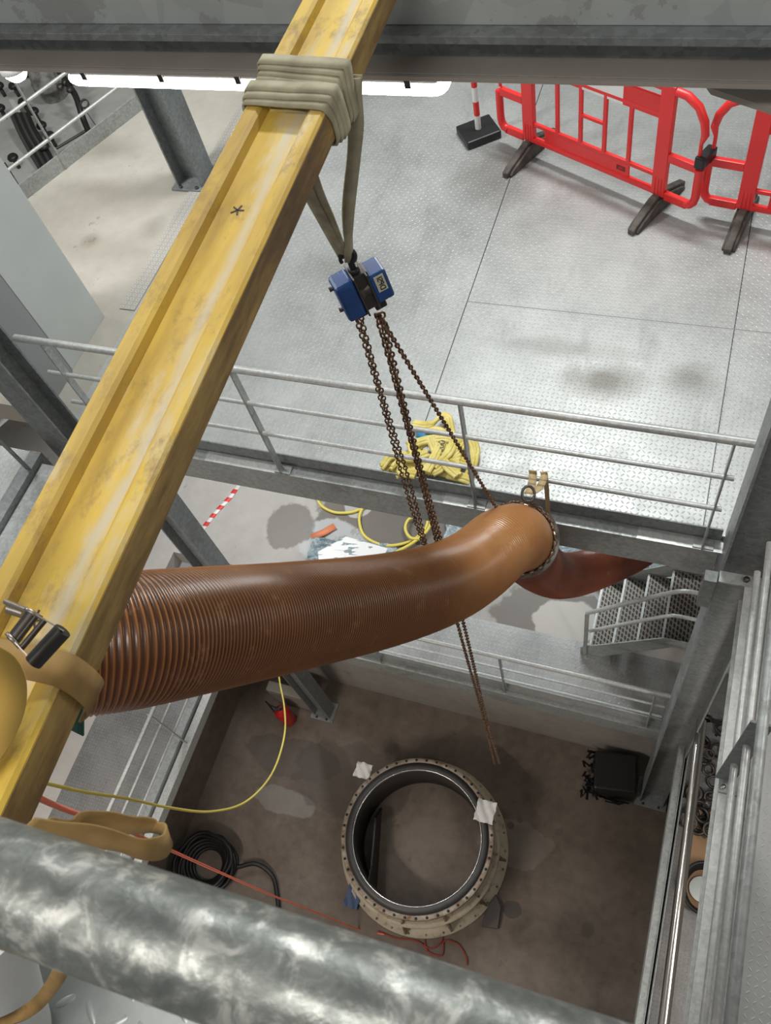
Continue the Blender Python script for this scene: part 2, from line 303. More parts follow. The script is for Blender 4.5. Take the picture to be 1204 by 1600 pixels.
def spline(ctrl, n=12):
    c = [V(p) for p in ctrl]; c = [c[0] * 2 - c[1]] + c + [c[-1] * 2 - c[-2]]; out = []
    for i in range(1, len(c) - 2):
        for k in range(n):
            t = k / n; a, b, d, e = c[i - 1], c[i], c[i + 1], c[i + 2]
            out.append(.5 * ((2 * b) + (d - a) * t + (2 * a - 5 * b + 4 * d - e) * t * t + (3 * b - a - 3 * d + e) * t ** 3))
    out.append(c[-2]); return out
X, Y, Z = V((1, 0, 0)), V((0, 1, 0)), V((0, 0, 1))
def text(s, size, m, parent, origin, rx, ry, name='lettering', depth=.0006):
    cu = bpy.data.curves.new('t', 'FONT'); cu.body = s; cu.size = size; cu.align_x = 'CENTER'; cu.align_y = 'CENTER'; cu.extrude = depth
    t = bpy.data.objects.new('t', cu); C.objects.link(t); dg = bpy.context.evaluated_depsgraph_get(); me = bpy.data.meshes.new_from_object(t.evaluated_get(dg)); bpy.data.objects.remove(t)
    rx = V(rx).normalized(); rz = rx.cross(V(ry)).normalized(); ry = rz.cross(rx); o0 = V((0, 0, 0)); q = parent
    while q is not None: o0 += V(q.location); q = q.parent
    for v in me.vertices: c = v.co; v.co = V(origin) + rx * c.x + ry * c.y + rz * c.z - o0
    me.materials.clear(); me.materials.append(m); o = bpy.data.objects.new(name, me); C.objects.link(o); o.parent = parent; return o

ZM, ZL, ZP = -5.13, -9.5, -12.0     # upper deck, lower deck, pit floor
# ---------------------------------------------------------------- setting
struct('floor', MB().box((-5.5, -3, ZP - .3), (3.2, 3.3, ZP)), CONC_PIT)
struct('floor_lower', MB().box((-12.5, 3.75, ZL - .3), (4, 12.5, ZL)).box((-12.5, -3, ZL - .3), (-6.05, 3.75, ZL)), CONC_LO)
struct('floor_upper', MB().box((-4.7, 2.95, ZM - .02), (4, 12.5, ZM)), PLATE_UP)
dd = V((.405, .914, 0)).normalized(); dn = V((-dd.y, dd.x, 0)); E0 = P(60, 297, ZM)
a0 = E0 - dd * 2.85; a1 = E0 + dd * 3.9
struct('floor_concrete', MB().add([tuple(a0), (-4.7, a0.y, ZM), (-4.7, a1.y, ZM), tuple(a1)] + [(p[0], p[1], ZM - .25) for p in (tuple(a0), (-4.7, a0.y, 0), (-4.7, a1.y, 0), tuple(a1))], [(0, 1, 2, 3), (7, 6, 5, 4), (0, 4, 5, 1), (1, 5, 6, 2), (2, 6, 7, 3), (3, 7, 4, 0)]), CONC_UP)
struct('wall_pit_back', MB().box((-5.5, 3.25, ZP), (3.2, 3.5, ZL - .3)), CONC_W)
struct('wall_pit_left', MB().box((-5.7, -3, ZP), (-5.47, 3.5, ZL - .02)), CONC_PIT)
struct('wall_pit_right', MB().box((3.0, -3, ZP), (3.2, 3.5, ZL - .3)), CONC_W)
struct('wall_front', MB().box((-12.5, -3.2, ZP), (4, -3.0, -3)), CONC_W)
struct('wall_back', MB().box((-12.7, 12.5, ZL), (4.2, 12.7, 1)), CONC_W)
struct('wall_right', MB().box((4, -3.2, ZP), (4.2, 12.5, 1)), CONC_W)
struct('wall_left', MB().box((-12.7, -3.2, ZL), (-12.5, 12.7, 1)), CONC_W)

# ---- lower deck plates
g = MB().box((-4.2, 2.98, ZL - .012), (.62, 3.75, ZL)); struct('trim_1', g, PLATE_LO)
g = MB().box((.72, -3, ZL - .012), (3.2, 3.75, ZL)); struct('trim_2', g, PLATE_LD)
g = MB().box((-6.05, -3, ZL - .012), (-4.98, 2.6, ZL)); struct('trim_3', g, PLATE_LD)
# upper side decks
g = MB().box((.74, -2.6, ZM - .012), (4, 2.95, ZM)); struct('trim_4', g, PLATE_R)
g = MB().box((-8, -2.6, ZM - .012), (-4.9, 2.62, ZM)); struct('trim_5', g, PLATE_UP)
# chequer strip and perforated tread along the concrete edge
g = MB().box((-4.86, 4.2, ZM), (-4.70, 9.5, ZM + .012))
def perf():
    m = mat('perforated_tread_plate', (.34, .335, .31), .5, .1); n = N(m); x, y, z = n.xyz()
    fu = n.ma('SUBTRACT', n.ma('FRACT', n.ma('DIVIDE', x, .058)), .5); fv = n.ma('SUBTRACT', n.ma('FRACT', n.ma('DIVIDE', y, .05)), .5)
    d = n.ma('SQRT', n.ma('ADD', n.ma('POWER', fu, 2), n.ma('POWER', fv, 2))); h = n.ma('LESS_THAN', d, .33); h2 = n.ma('LESS_THAN', d, .16)
    c = n.mix(n.ma('MULTIPLY', h, .5), (.36, .35, .32), (.62, .61, .57)); c = n.mix(n.ma('MULTIPLY', h2, .6), c, (.16, .155, .14)); n.col(c); n.bump(h, .7, .004); return m
o = g.build('tread_strip', perf(), None, .003); tag(o, 'strip of perforated anti-slip tread between the beige concrete and the grey deck plates', 'tread plate')

# ---- edge beams of the decks
def edge_beam(name, segs, label):
    t = thing(name, label, 'beam', segs[0])
    return t
t = thing('edge_beam', 'long galvanised channel beam along the front edge of the upper deck, below the three-rail railing', 'beam', (-1.9, 2.86, ZM - .36))
m = MB(); m.prism([(0, 0), (.10, 0), (.10, -.012), (.012, -.012), (.012, -.30), (.10, -.30), (.10, -.312), (0, -.312)], (-4.3, 2.85, ZM - .05), (.42, 2.85, ZM - .05), Y, Z); m.build('channel', GALV, t, .002)
m = MB(); m.box((-4.45, 2.94, ZM - .06), (.42, 2.95, ZM + .09)); m.build('toe_board', GALV_D, t)
m = MB()
for x in (-3.4, -1.45, -.1): m.box((x, 2.848, ZM - .052), (x + .62, 2.939, ZM - .045))
m.build('cover_strip', GALV_L, t)
# sloped haunch beam under the right part of the deck
m = MB(); m.ibeam((-.35, 3.25, ZM - .48), (.72, 3.1, ZM - .52), Y, Z, .14, .3, .015, .01); o = m.build('bracing_beam', GALV_D); tag(o, 'dull grey steel beam under the right end of the upper deck, above the small stair', 'beam')

t = thing('edge_beam', 'galvanised beam edging the lower deck on the far side of the pit, under the thin railing', 'beam', (-1.7, 3.0, ZL - .35))
m = MB(); m.prism([(0, 0), (.10, 0), (.10, -.012), (.012, -.012), (.012, -.28), (.10, -.28), (.10, -.292), (0, -.292)], (-4.0, 2.93, ZL - .05), (.5, 2.93, ZL - .05), Y, Z); m.build('channel', GALV, t, .002)
m = MB(); m.box((-4.0, 3.02, ZL - .06), (.5, 3.03, ZL + .1)); m.build('toe_board', GALV, t)
# right side, upper deck level
t = thing('edge_beam', 'wide pale galvanised beam on the right, edging the upper side deck by the chequer plate', 'beam', (.68, 0, ZM - .25))
m = MB(); m.prism([(0, 0), (.14, 0), (.14, -.014), (.075, -.014), (.075, -.2), (.14, -.2), (.14, -.214), (0, -.214), (0, -.2), (.065, -.2), (.065, -.014), (0, -.014)], (.585, -2.6, ZM), (.595, 2.62, ZM), X, Z); m.build('flange_beam', GALV_L, t, .002)
m = MB(); m.box((.73, -2.6, ZM - .02), (.74, 2.62, ZM + .10)); m.build('toe_board', GALV, t)
# right side, lower deck level
t = thing('edge_beam', 'narrow ridged galvanised channel at lower right, edging the lower side deck next to the steel pipe', 'beam', (.68, .5, ZL - .3))
m = MB(); m.prism([(0, 0), (.07, 0), (.07, .03), (.078, .03), (.078, 0), (.095, 0), (.095, .10), (.105, .10), (.105, -.2), (0, -.2)], (.625, -3, ZL), (.66, 3.3, ZL), X, Z); m.build('channel', GALV, t, .002)
# left side, lower deck level
t = thing('edge_beam', 'galvanised double beam at lower left, edging the lower deck beside the brown pit floor', 'beam', (-4.8, .5, ZL - .25))
m = MB(); m.box((-4.84, -3, ZL - .22), (-4.74, 2.6, ZL - .06)); m.build('channel', GALV_L, t, .003)
m = MB(); m.box((-4.98, -3, ZL - .2), (-4.86, 2.6, ZL + .0)); m.build('inner_channel', GALV, t, .003)
# left side, upper deck level
t = thing('edge_beam', 'grey galvanised beam on the left with a narrow slot, edging the upper side deck left of the yellow beam', 'beam', (-4.75, 0, ZM - .25))
m = MB(); m.box((-4.78, -2.6, ZM - .28), (-4.62, 2.55, ZM - .04)); m.build('channel', GALV, t, .003)
m = MB(); m.box((-4.9, -2.6, ZM - .2), (-4.79, 2.62, ZM + .02)); m.build('inner_channel', GALV_D, t, .003)

# ---------------------------------------------------------------- steel columns (H sections)
def hcol(label, x0, x1, y0, y1, z0, z1, m_=GALV, base=True, turn=False):
    t = thing('steel_column', label, 'column', ((x0 + x1) / 2, (y0 + y1) / 2, z0))
    b = MB(); tf = .016; ym = (y0 + y1) / 2
    xm = (x0 + x1) / 2
    if turn: b.prism([(x0, y0), (x1, y0), (x1, y0 + tf), (xm + .006, y0 + tf), (xm + .006, y1 - tf), (x1, y1 - tf), (x1, y1), (x0, y1), (x0, y1 - tf), (xm - .006, y1 - tf), (xm - .006, y0 + tf), (x0, y0 + tf)], (0, 0, z0), (0, 0, z1), X, Y)
    else: b.prism([(x0, y0), (x0 + tf, y0), (x0 + tf, ym - .006), (x1 - tf, ym - .006), (x1 - tf, y0), (x1, y0), (x1, y1), (x1 - tf, y1), (x1 - tf, ym + .006), (x0 + tf, ym + .006), (x0 + tf, y1), (x0, y1)], (0, 0, z0), (0, 0, z1), X, Y)
    b.build('shaft', m_, t)
    if base:
        MB().box((x0 - .05, y0 - .05, z0), (x1 + .05, y1 + .05, z0 + .025)).build('base_plate', m_, t, .003)
        for sx in (x0 + .05, x1 - .05): MB().lathe([(0, .02), (.016, .02), (.016, 0)], (sx, y0 - .022, z0 + .025), Z, 6).build('bolt', IRON, t)
    return t
t = hcol('tall grey steel column at right passing the end of the upper railing', .44, .74, 2.70, 2.98, ZP, -.6, GALV_M)
m = MB().box((.44, 2.62, ZM - .02), (.76, 2.70, ZM)); m.build('bracket', GALV, t, .002)
m = MB().lathe([(0, .02), (.02, .02), (.02, 0)], (.60, 2.665, ZM), Z, 6); m.build('bolt', IRON, t)
m = MB().box((.36, 2.66, ZM - .5), (.44, 2.74, ZM - .1)); m.build('cleat', GALV_D, t, .002)
t = hcol('steel column standing on the pit floor behind the hose, fire extinguisher at its foot', -4.24, -3.985, 2.68, 2.88, ZP, ZM - .36, GALV_M)
o = MB().prism([(-.1, 0), (.1, 0), (.05, .55), (-.1, .55)], (-4.9, 2.83, ZP), (-4.28, 2.83, ZP), Y, Z).build('concrete_plinth', CONC_W, None, .02); tag(o, 'pale concrete plinth behind the fire extinguisher, left of the column foot', 'plinth')
t = hcol('dark grey steel column at the left with the railing pipes ending on it', -4.76, -4.50, 2.69, 2.894, ZM - .3, -.6, GALV_D, False, True)
t = hcol('grey steel column on the concrete behind the long lamp, above the yellow beam', -5.0, -4.72, 5.80, 6.08, ZM, 1.2, GALV_D)
# light grey pillar face and cabinet
o = MB().box((-5.3, 3.03, ZM), (-4.955, 3.46, 0)).build('cladding_panel', mat('mid_grey_cladding', (.30, .315, .32), .5, .2), None, .004); tag(o, 'flat mid-grey steel cladding strip between the dark column and the pale panel', 'panel')
o = MB().box((-5.6, 3.475, ZM), (-4.97, 4.10, -.9)).build('tall_cabinet', PANEL, None, .004); tag(o, 'plain pale grey tall metal cabinet panel at the upper left', 'cabinet')

# ---------------------------------------------------------------- railings
def bar(p0, p1, r, name, m_, t, n=12): return MB().tube([p0, p1], r, n).build(name, m_, t)
def flat(p0, p1, w, th, name, m_, t, wd=Y):
    a, b = V(p0), V(p1); d = (b - a).normalized(); w0 = (wd - d * wd.dot(d)).normalized(); q = d.cross(w0)
    return MB().obox((a + b) / 2, w0, q, d, w / 2, th / 2, (b - a).length / 2).build(name, m_, t, .002)
# upper front railing
t = thing('railing', 'galvanised three-rail handrail along the front of the upper deck', 'railing', (-2, 2.87, ZM - .05))
bar((-4.42, 2.87, -3.95), (.42, 2.86, -3.95), .026, 'top_rail', GALV_L, t, 20)
for z, e in ((-4.31, .375), (-4.66, .36)): bar((-4.36, 2.87, z), (e, 2.86, z), .0165, 'mid_rail', GALV_L, t, 16)
for x in (-4.2, -2.72, -1.20, .325):
    o = flat((x, 2.87, -3.97), (x - .01, 2.87, ZM - .05), .055, .012, 'post', GALV, t, Y)
    MB().box((x - .07, 2.855, ZM - .05), (x + .06, 2.93, ZM - .035)).build('foot_plate', GALV, o, .002)
# lower far railing
t = thing('railing', 'thin three-rail railing along the lower deck beyond the pit', 'railing', (-1.7, 2.98, ZL))
bar((-4.0, 2.97, -8.45), (.47, 2.97, -8.45), .024, 'top_rail', GALV_L, t)
for z in (-8.8, -9.13): bar((-4.0, 2.97, z), (.42, 2.97, z), .013, 'mid_rail', GALV_L, t)
for x in (-2.8, -1.28, .3): flat((x, 2.97, -8.47), (x, 2.97, ZL - .05), .055, .012, 'post', GALV, t, Y)
# lower left railing
t = thing('railing', 'thin railing at lower left beside the dark chequer plate walkway', 'railing', (-4.8, .5, ZL))
bar((-4.75, -2.9, -8.42), (-4.75, 2.55, -8.42), .022, 'top_rail', GALV_L, t)
for z in (-8.77, -9.12): bar((-4.78, -2.9, z), (-4.78, 2.55, z), .014, 'mid_rail', GALV_L, t)
for y in (-.2, 1.42): flat((-4.77, y, -8.42), (-4.8, y, ZL - .05), .055, .012, 'post', GALV, t, X)
# right side railing of the upper deck
t = thing('railing', 'galvanised railing on the right side deck, its flat post bolted to the pale beam', 'railing', (.618, 0, ZM))
bar((.618, -2.6, -4.05), (.618, 2.55, -4.05), .026, 'top_rail', GALV, t, 16)
for z in (-4.42, -4.78): bar((.618, -2.6, z), (.613, 2.55, z), .019, 'mid_rail', GALV_L, t)
for y in (-.1, 1.40):
    o = flat((.618, y, -4.06), (.618, y, ZM), .10, .012, 'post', GALV_D, t, X)
    MB().box((.59, y - .08, ZM), (.70, y + .02, ZM + .012)).build('foot_plate', GALV, o, .002)
    MB().lathe([(0, .022), (.014, .022), (.014, 0)], (.613, y - .05, ZM + .012), Z, 6).build('bolt', STEEL, o)
# left side railing of upper deck
t = thing('railing', 'short railing on the left side deck, its post beside the dark column', 'railing', (-4.8, .6, ZM))
bar((-4.84, -2.6, -4.0), (-4.84, 2.45, -4.0), .025, 'top_rail', GALV, t)
for z in (-4.35, -4.7): bar((-4.84, -2.6, z), (-4.84, 2.45, z), .015, 'mid_rail', GALV, t)
for y in (2.45, .95): flat((-4.84, y, -4.0), (-4.82, y, ZM), .055, .012, 'post', GALV_D, t, X)
# diagonal railing with toe board, far upper left
t = thing('railing', 'diagonal railing with grey toe board in front of the machinery, upper left', 'railing', P(105, 265, ZM))
b0 = P(105, 265, ZM) + dn * .03
MB().obox(E0 + dd * 1.0 + Z * .085, dd, dn, Z, 3.0, .008, .085).build('toe_board', GALV, t)
for z, r in ((-3.96, .022), (-4.36, .018), (-4.78, .018)):
    q = V((b0.x, b0.y, z)); bar(q - dd * 2, q + dd * 3.6, r, 'top_rail' if z > -4 else 'mid_rail', GALV_L, t)
for s in (0, 1.6): q = b0 + dd * s; flat((q.x, q.y, -3.96), tuple(q), .045, .014, 'post', GALV, t, dn)

# ---------------------------------------------------------------- photographer's level
o = MB().tube([(-1.5, -.045, -.290), (1.3, .003, -.464)], .0242, 48).build('handrail_pipe', RAILN); tag(o, 'mottled galvanised handrail pipe crossing the bottom of the picture, close to the lens', 'handrail')
struct('trim_6', MB().box((-2.6, -1.4, -1.52), (2, -.10, -1.5)), PLATE_N)
t = thing('crossbeam', 'heavy grey steel crossbeam at the top of the picture, above the long lamp', 'beam', (-1, 2.5, -1.6))
m = MB(); m.box((-4.5, 2.40, -1.443), (2.0, 2.41, -1.22)); m.build('toe_board', galv('toe_board_steel', (.36, .385, .375), (.46, .485, .47), .15, .5, 12), t)
m = MB(); m.prism([(0, 0), (.24, 0), (.24, -.025), (.115, -.025), (.115, -.12), (.24, -.12), (.24, -.137), (0, -.137), (0, -.12), (.09, -.12), (.09, -.025), (0, -.025)], (-4.5, 2.345, -1.445), (2.0, 2.345, -1.445), Y, Z); m.build('web', GALV_D, t, .002)
m = MB(); m.box((-4.5, 2.335, -1.583), (2.0, 2.345, -1.568)); m.box((-4.5, 2.345, -1.5650), (2.0, 2.458, -1.5625)); m.build('bottom_flange', BEAMB, t)  # separate lighter brown layer on the flange edge and upper face
struct('trim_7', MB().box((-4.5, 2.41, -1.44), (2.0, 3.4, -1.42)), PLATE_N)
# corner plate at top right
q0 = P(1098, 131, -1.66); o = MB().add([tuple(PD(1098, 131, 2.6)), tuple(PD(1215, 136, 2.5)), tuple(PD(1215, 183, 2.5)), tuple(PD(1110, 148, 2.6)), tuple(PD(1098, 131, 2.6) + Z * .02), tuple(PD(1215, 136, 2.5) + Z * .02), tuple(PD(1215, 183, 2.5) + Z * .02), tuple(PD(1110, 148, 2.6) + Z * .02)], [(0, 1, 2, 3), (7, 6, 5, 4), (0, 4, 5, 1), (1, 5, 6, 2), (2, 6, 7, 3), (3, 7, 4, 0)]).build('gusset_plate', BEAMB); tag(o, 'wedge-shaped brownish gusset plate under the crossbeam at the upper right corner', 'plate')
# fluorescent luminaire
t = thing('strip_light', 'long lit fluorescent lamp hanging under the crossbeam', 'lamp', (-1.6, 2.45, -1.7))
def capsule(x0, x1, yc, zc, ry, rz, n=20, k=6):
    v, f = [], []
    xs = []
    for i in range(k + 1): a = math.pi / 2 * i / k; xs.append((x0 + ry * (1 - math.sin(a)), math.cos(a)))
    prof = [(x0 + ry * .9 * (1 - math.sin(math.pi / 2 * i / k)), math.cos(math.pi / 2 * i / k)) for i in range(k, -1, -1)]
    prof = [(x0 + ry * .9 * (1 - math.cos(math.pi / 2 * i / k)), max(.05, math.sin(math.pi / 2 * i / k))) for i in range(k + 1)] + [(x1 - ry * .9 * (1 - math.cos(math.pi / 2 * i / k)), max(.05, math.sin(math.pi / 2 * i / k))) for i in range(k, -1, -1)]
    for x, s in prof:
        for j in range(n): a = 2 * math.pi * j / n; v.append((x, yc + math.cos(a) * ry * (s * .6 + .4 if s < 1 else 1), zc + math.sin(a) * rz * s))
    for i in range(len(prof) - 1):
        for j in range(n): l = (j + 1) % n; f.append((i * n + j, i * n + l, i * n + n + l, i * n + n + j))
    return v, f
v, f = capsule(-2.36, -.875, 2.46, -1.668, .056, .036); MB().add(v, f, True).build('diffuser', TUBE, t)
MB().box((-2.34, 2.41, -1.655), (-.90, 2.52, -1.59)).build('housing', LAMPH, t, .015)
for x in (-2.26, -1.93, -1.62, -1.3, -1.0): MB().box((x - .011, 2.398, -1.655), (x + .011, 2.408, -1.62)).build('clip', IRON, t, .002)
p = PD(22, 108, 6.6); t = thing('bulkhead_light', 'small round glowing lamp at the far upper left', 'lamp', p - Z * .1)
MB().lathe([(0, -.09), (.06, -.075), (.09, -.03), (.1, 0)], p, Z, 20).build('glass_dome', BULB, t); MB().lathe([(.11, 0), (.11, .05), (0, .05)], p, Z, 20).build('base', LAMPH, t)

# ---------------------------------------------------------------- yellow timber beam
bx = lambda y: -.775 - .037 * y          # right top edge
t = thing('yellow_beam', 'worn yellow H-section formwork beam lying across the opening', 'beam', (bx(1) - .1, 1.0, -1.185))
ang = math.atan(-.037); ax = V((math.cos(ang), math.sin(ang) * 1, 0)); ay = V((-.037, 1, 0)).normalized(); ax = V((ay.y, -ay.x, 0))
o0 = V((bx(0) - .1, 0, -1.1)); p0 = o0 - ay * .9; p1 = o0 + ay * 3.3
# section: x across (-.1 .. .1), z down from 0 to -.085
fl = lambda s: [(s * .1, -.006), (s * .094, 0), (s * .066, 0), (s * .058, -.006), (s * .054, -.024), (s * .054, -.061), (s * .058, -.079), (s * .066, -.085), (s * .094, -.085), (s * .1, -.079)]
for s, mm in ((-1, YEL), (1, YEL)): MB().prism(fl(s), p0, p1, ax, Z).build('flange', mm, t)
MB().prism([(-.055, -.026), (.055, -.026), (.055, -.059), (-.055, -.059)], p0, p1, ax, Z).build('web', YEL, t)
MB().prism([(.1, -.008), (.1012, -.008), (.1012, -.078), (.1, -.078)], p0, p1, ax, Z).build('brown_edge', YELS, t)  # thin darker brown layer over the right side face
for (y, w) in ((.28, .02), (1.22, .016)):
    c = o0 + ay * y - Z * .0255 - ax * .01; k = MB()
    for j in range(5): a = j * 1.27 + y; d = ax * math.cos(a) + ay * math.sin(a); k.obox(c + d * w * .45, d, d.cross(Z), Z, w * .5, .0016, .0008)
    k.build('knot_mark', IRON, t)
def onbeam(y, s, z): return V((bx(y) - .1 + s, y, z))     # s: -.1..+.1 across

# ---- khaki sling wrapped round the beam, with its legs down to the hoist hook
HK = PD(543, 404, 2.62)
t = thing('round_sling', 'khaki webbing sling wrapped several times round the yellow beam, holding the chain hoist', 'sling', onbeam(1.6, 0, -1.25))
m = MB()
def wrap(y, yl, lift, w=.034):
    hw = .1045 + lift; top = -1.1 + .005 + lift; bot = -1.19 - lift; pts = []
    ctr = [(-hw, bot), (-hw, -1.14), (-hw + .002, top - .006), (-hw + .014, top), (-.05, top + .001), (0, top), (.05, top + .001), (hw - .014, top), (hw - .002, top - .006), (hw, -1.14), (hw, bot), (hw - .02, bot - .008), (0, bot - .01), (-hw + .02, bot - .008), (-hw, bot)]
    n_ = len(ctr)
    for i, (a, z) in enumerate(ctr): yy = y + (yl - y) * (1 - (a + hw) / (2 * hw)) + (.02 if z < -1.12 and a > 0 else 0) * (1.6 - y) * 12; pts.append(onbeam(yy, a, z))
    m.strip(spline(pts, 3), Y, w, .005)
for (y, yl, l) in ((1.525, 1.535, 0), (1.548, 1.552, .004), (1.57, 1.575, .007), (1.615, 1.635, .001), (1.635, 1.655, .005), (1.655, 1.67, .009), (1.60, 1.615, .0)): wrap(y, yl, l)
m.build('webbing_wraps', OLIVE, t)
m = MB()
for k in range(2):
    a = onbeam(1.67 + .015 * k, .112, -1.13); pts = spline([a, PD(557 - 3 * k, 190, 2.02), PD(554 - 2 * k, 240, 2.15), PD(546 - 4 * k, 330, 2.4), HK + V((.008 * k, 0, .0))], 6); m.strip(pts, [X * (1 - i / len(pts)) + Y * .4 for i in range(len(pts))], .034, .006)
b = onbeam(1.62, -.06, -1.205)
for k in range(2):
    pts = spline([b + V((.02 * k, 0, 0)), PD(478 + 14 * k, 290, 2.2), PD(505 + 10 * k, 345, 2.4), HK + V((-.012, 0, .0))], 6); m.strip(pts, X, .036, .006)
m.build('hanging_leg', OLIVE, t)

# ---------------------------------------------------------------- chain hoist
D = 2.75; HC = PD(565, 450, D)
down = (V((-.72, 2.3, -4.5)) - HK).normalized()
dz = (PD(582, 492, D + .08) - PD(545, 410, D - .1)).normalized()           # long axis of the body, downwards
hx = PD(590, 437, D) - PD(540, 462, D); hx = (hx - dz * hx.dot(dz)).normalized(); hy = dz.cross(hx)
if hy.dot(R @ V((0, 0, 1))) < 0: hy = -hy       # towards the viewer side
S = D / F
t = thing('chain_hoist', 'blue hand chain hoist hanging from the khaki sling on rusty chains', 'chain hoist', HC)
m = MB(); m.obox(HC - hx * 25 * S, hx, hy, dz, 16 * S, 22 * S, 35 * S); m.build('gear_cover', BLUE, t, .012)
m = MB(); m.obox(HC + hx * 27 * S, hx, hy, dz, 15 * S, 22 * S, 27 * S); m.build('brake_cover', BLUE, t, .008)
m = MB(); m.obox(HC + hx * 3 * S, hx, hy, dz, 13 * S, 14 * S, 34 * S); m.obox(HC - hx * 8 * S, hx, hy, dz, 1.5 * S, 24 * S, 38 * S); m.obox(HC + hx * 12 * S, hx, hy, dz, 1.5 * S, 24 * S, 34 * S); m.build('side_plates', IRON, t, .002)
m = MB(); m.lathe([(0, -10 * S), (13 * S, -10 * S), (13 * S, -6 * S), (9 * S, 0), (13 * S, 6 * S), (13 * S, 10 * S), (0, 10 * S)], HC + hx * 2 * S + hy * 8 * S, hx, 20); m.build('load_sheave', IRON, t)
for a, b in ((-26, -20), (18, -20)):
    m = MB(); m.lathe([(0, 7 * S), (4 * S, 7 * S), (4 * S, 0)], HC + dz * a * S - hx * 40 * S + hy * 0, -hx, 10); m.build('bolt', IRON, t)
m = MB(); hk = [HK + dz * (-6 * S)]
cc = HK - dz * 2 * S
hp = [cc + hx * (math.cos(a) * 11 * S) + dz * (math.sin(a) * 11 * S) for a in [math.pi * (.9 + 1.55 * i / 14) for i in range(15)]]
m.tube([HC - dz * 30 * S, HC - dz * 38 * S] + hp[::-1], [5 * S] * 9 + [4.5 * S] * 5 + [3 * S] * 3, 8); m.lathe([(0, -8 * S), (9 * S, -8 * S), (9 * S, 6 * S), (0, 6 * S)], HC - dz * 34 * S, dz, 12); m.build('top_hook', BLK, t)
lc = HC + hx * 28 * S + hy * 22.5 * S - dz * 9 * S
m = MB(); m.obox(lc, hx, hy, dz, 8 * S, .7 * S, 15 * S); lab = m.build('name_plate', LABEL, t); 
text('DPSI', 13 * S, BLK, lab, lc + hy * 1.4 * S, -dz, hx)
hb = HC + dz * 36 * S
m = MB(); m.obox(hb - hx * 20 * S, hx, hy, dz, 12 * S, 12 * S, 7 * S); m.obox(hb + hx * 16 * S, hx, hy, dz, 10 * S, 9 * S, 12 * S); m.build('chain_guide', BLK, t, .004)
def plumb(u, v, zend, off, sway=0):
    p = PD(u, v, D + .1); pts = [p]
    for i in range(1, 30): z = p.z + (zend - p.z) * i / 29; pts.append(V((p.x + off * math.sin(i * .35) * .01 + sway * i / 29, p.y + off * .01 * math.cos(i * .3), z)))
    return pts
ctrl = [MB() for _ in range(3)]
m = MB(); a1_ = plumb(554, 490, -4.75, .3); a2_ = plumb(563, 492, -4.75, -.4, -.005); m.chain(a1_, .032, .022, .0032); m.chain(a2_, .032, .022, .0032, .5); m.build('hand_chain', CHAIN, t)
m = MB(); b1_ = plumb(588, 490, -8.1, .3, -.01); b2_ = plumb(596, 488, -8.1, -.5, .01); m.chain(b1_, .034, .026, .0042, .8); m.chain(b2_, .034, .026, .0042, .3); m.build('slack_load_chain', CHAIN, t)

# ---------------------------------------------------------------- big suction hose
DIA = .40
cl = [(-120, 1015, 2.12), (0, 1016, 2.27), (100, 1010, 2.36), (200, 1000, 2.46), (300, 986, 2.66), (450, 964, 3.09), (600, 938, 3.63), (690, 912, 4.08), (742, 884, 4.38), (780, 852, 4.58), (803, 841, 4.78), (812, 843, 5.02)]
pts = spline([PD(*c) for c in cl], 30)
def resample(pts, step):
    cum = [0.0]
    for i in range(1, len(pts)): cum.append(cum[-1] + (pts[i] - pts[i - 1]).length)
    out = []; j = 0
    for k in range(int(cum[-1] / step) + 1):
        d = k * step
        while j < len(cum) - 2 and cum[j + 1] < d: j += 1
        out.append(pts[j].lerp(pts[j + 1], (d - cum[j]) / max(1e-9, cum[j + 1] - cum[j])))
    return out
pitch = .0148; rs = resample(pts, pitch / 5); prof = [.0, .004, .0065, .004, 0]
RADS = lambda i, n: DIA / 2 - .006 + prof[i % 5] * (1 if i < n * .72 else max(.35, 1 - (i - n * .72) / (n * .28)))
t = thing('suction_hose', 'huge amber-brown ribbed suction hose running from under the yellow beam to the railing', 'hose', pts[0] - Z * .2)
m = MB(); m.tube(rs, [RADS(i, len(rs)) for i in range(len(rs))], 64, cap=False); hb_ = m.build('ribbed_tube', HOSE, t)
av = hb_.data.attributes.new('coil', 'FLOAT', 'POINT'); vals = []; glow = []
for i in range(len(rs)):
    k_ = min(1, max(0, (i / len(rs) - .5) / .35)); vals += [(.0, .2, 1, .25, 0)[i % 5] * (1 - k_) + .8 * k_] * 64; glow += [max(0, k_ - .25) / .75] * 64  # rib glints and groove shade, then the painted glow rising towards the elbow
av.data.foreach_set('value', vals); a2_ = hb_.data.attributes.new('elbow_glow', 'FLOAT', 'POINT'); a2_.data.foreach_set('value', glow)
e = rs[-1]; ed = (rs[-1] - rs[-14]).normalized()
m = MB(); m.lathe([(DIA / 2 + .003, -.05), (DIA / 2 + .012, -.05), (DIA / 2 + .012, 0), (DIA / 2 + .03, .005), (DIA / 2 + .03, .022), (DIA / 2 - .01, .022), (DIA / 2 - .01, -.05)], e, ed, 48); m.build('metal_coupling', STEEL, t)
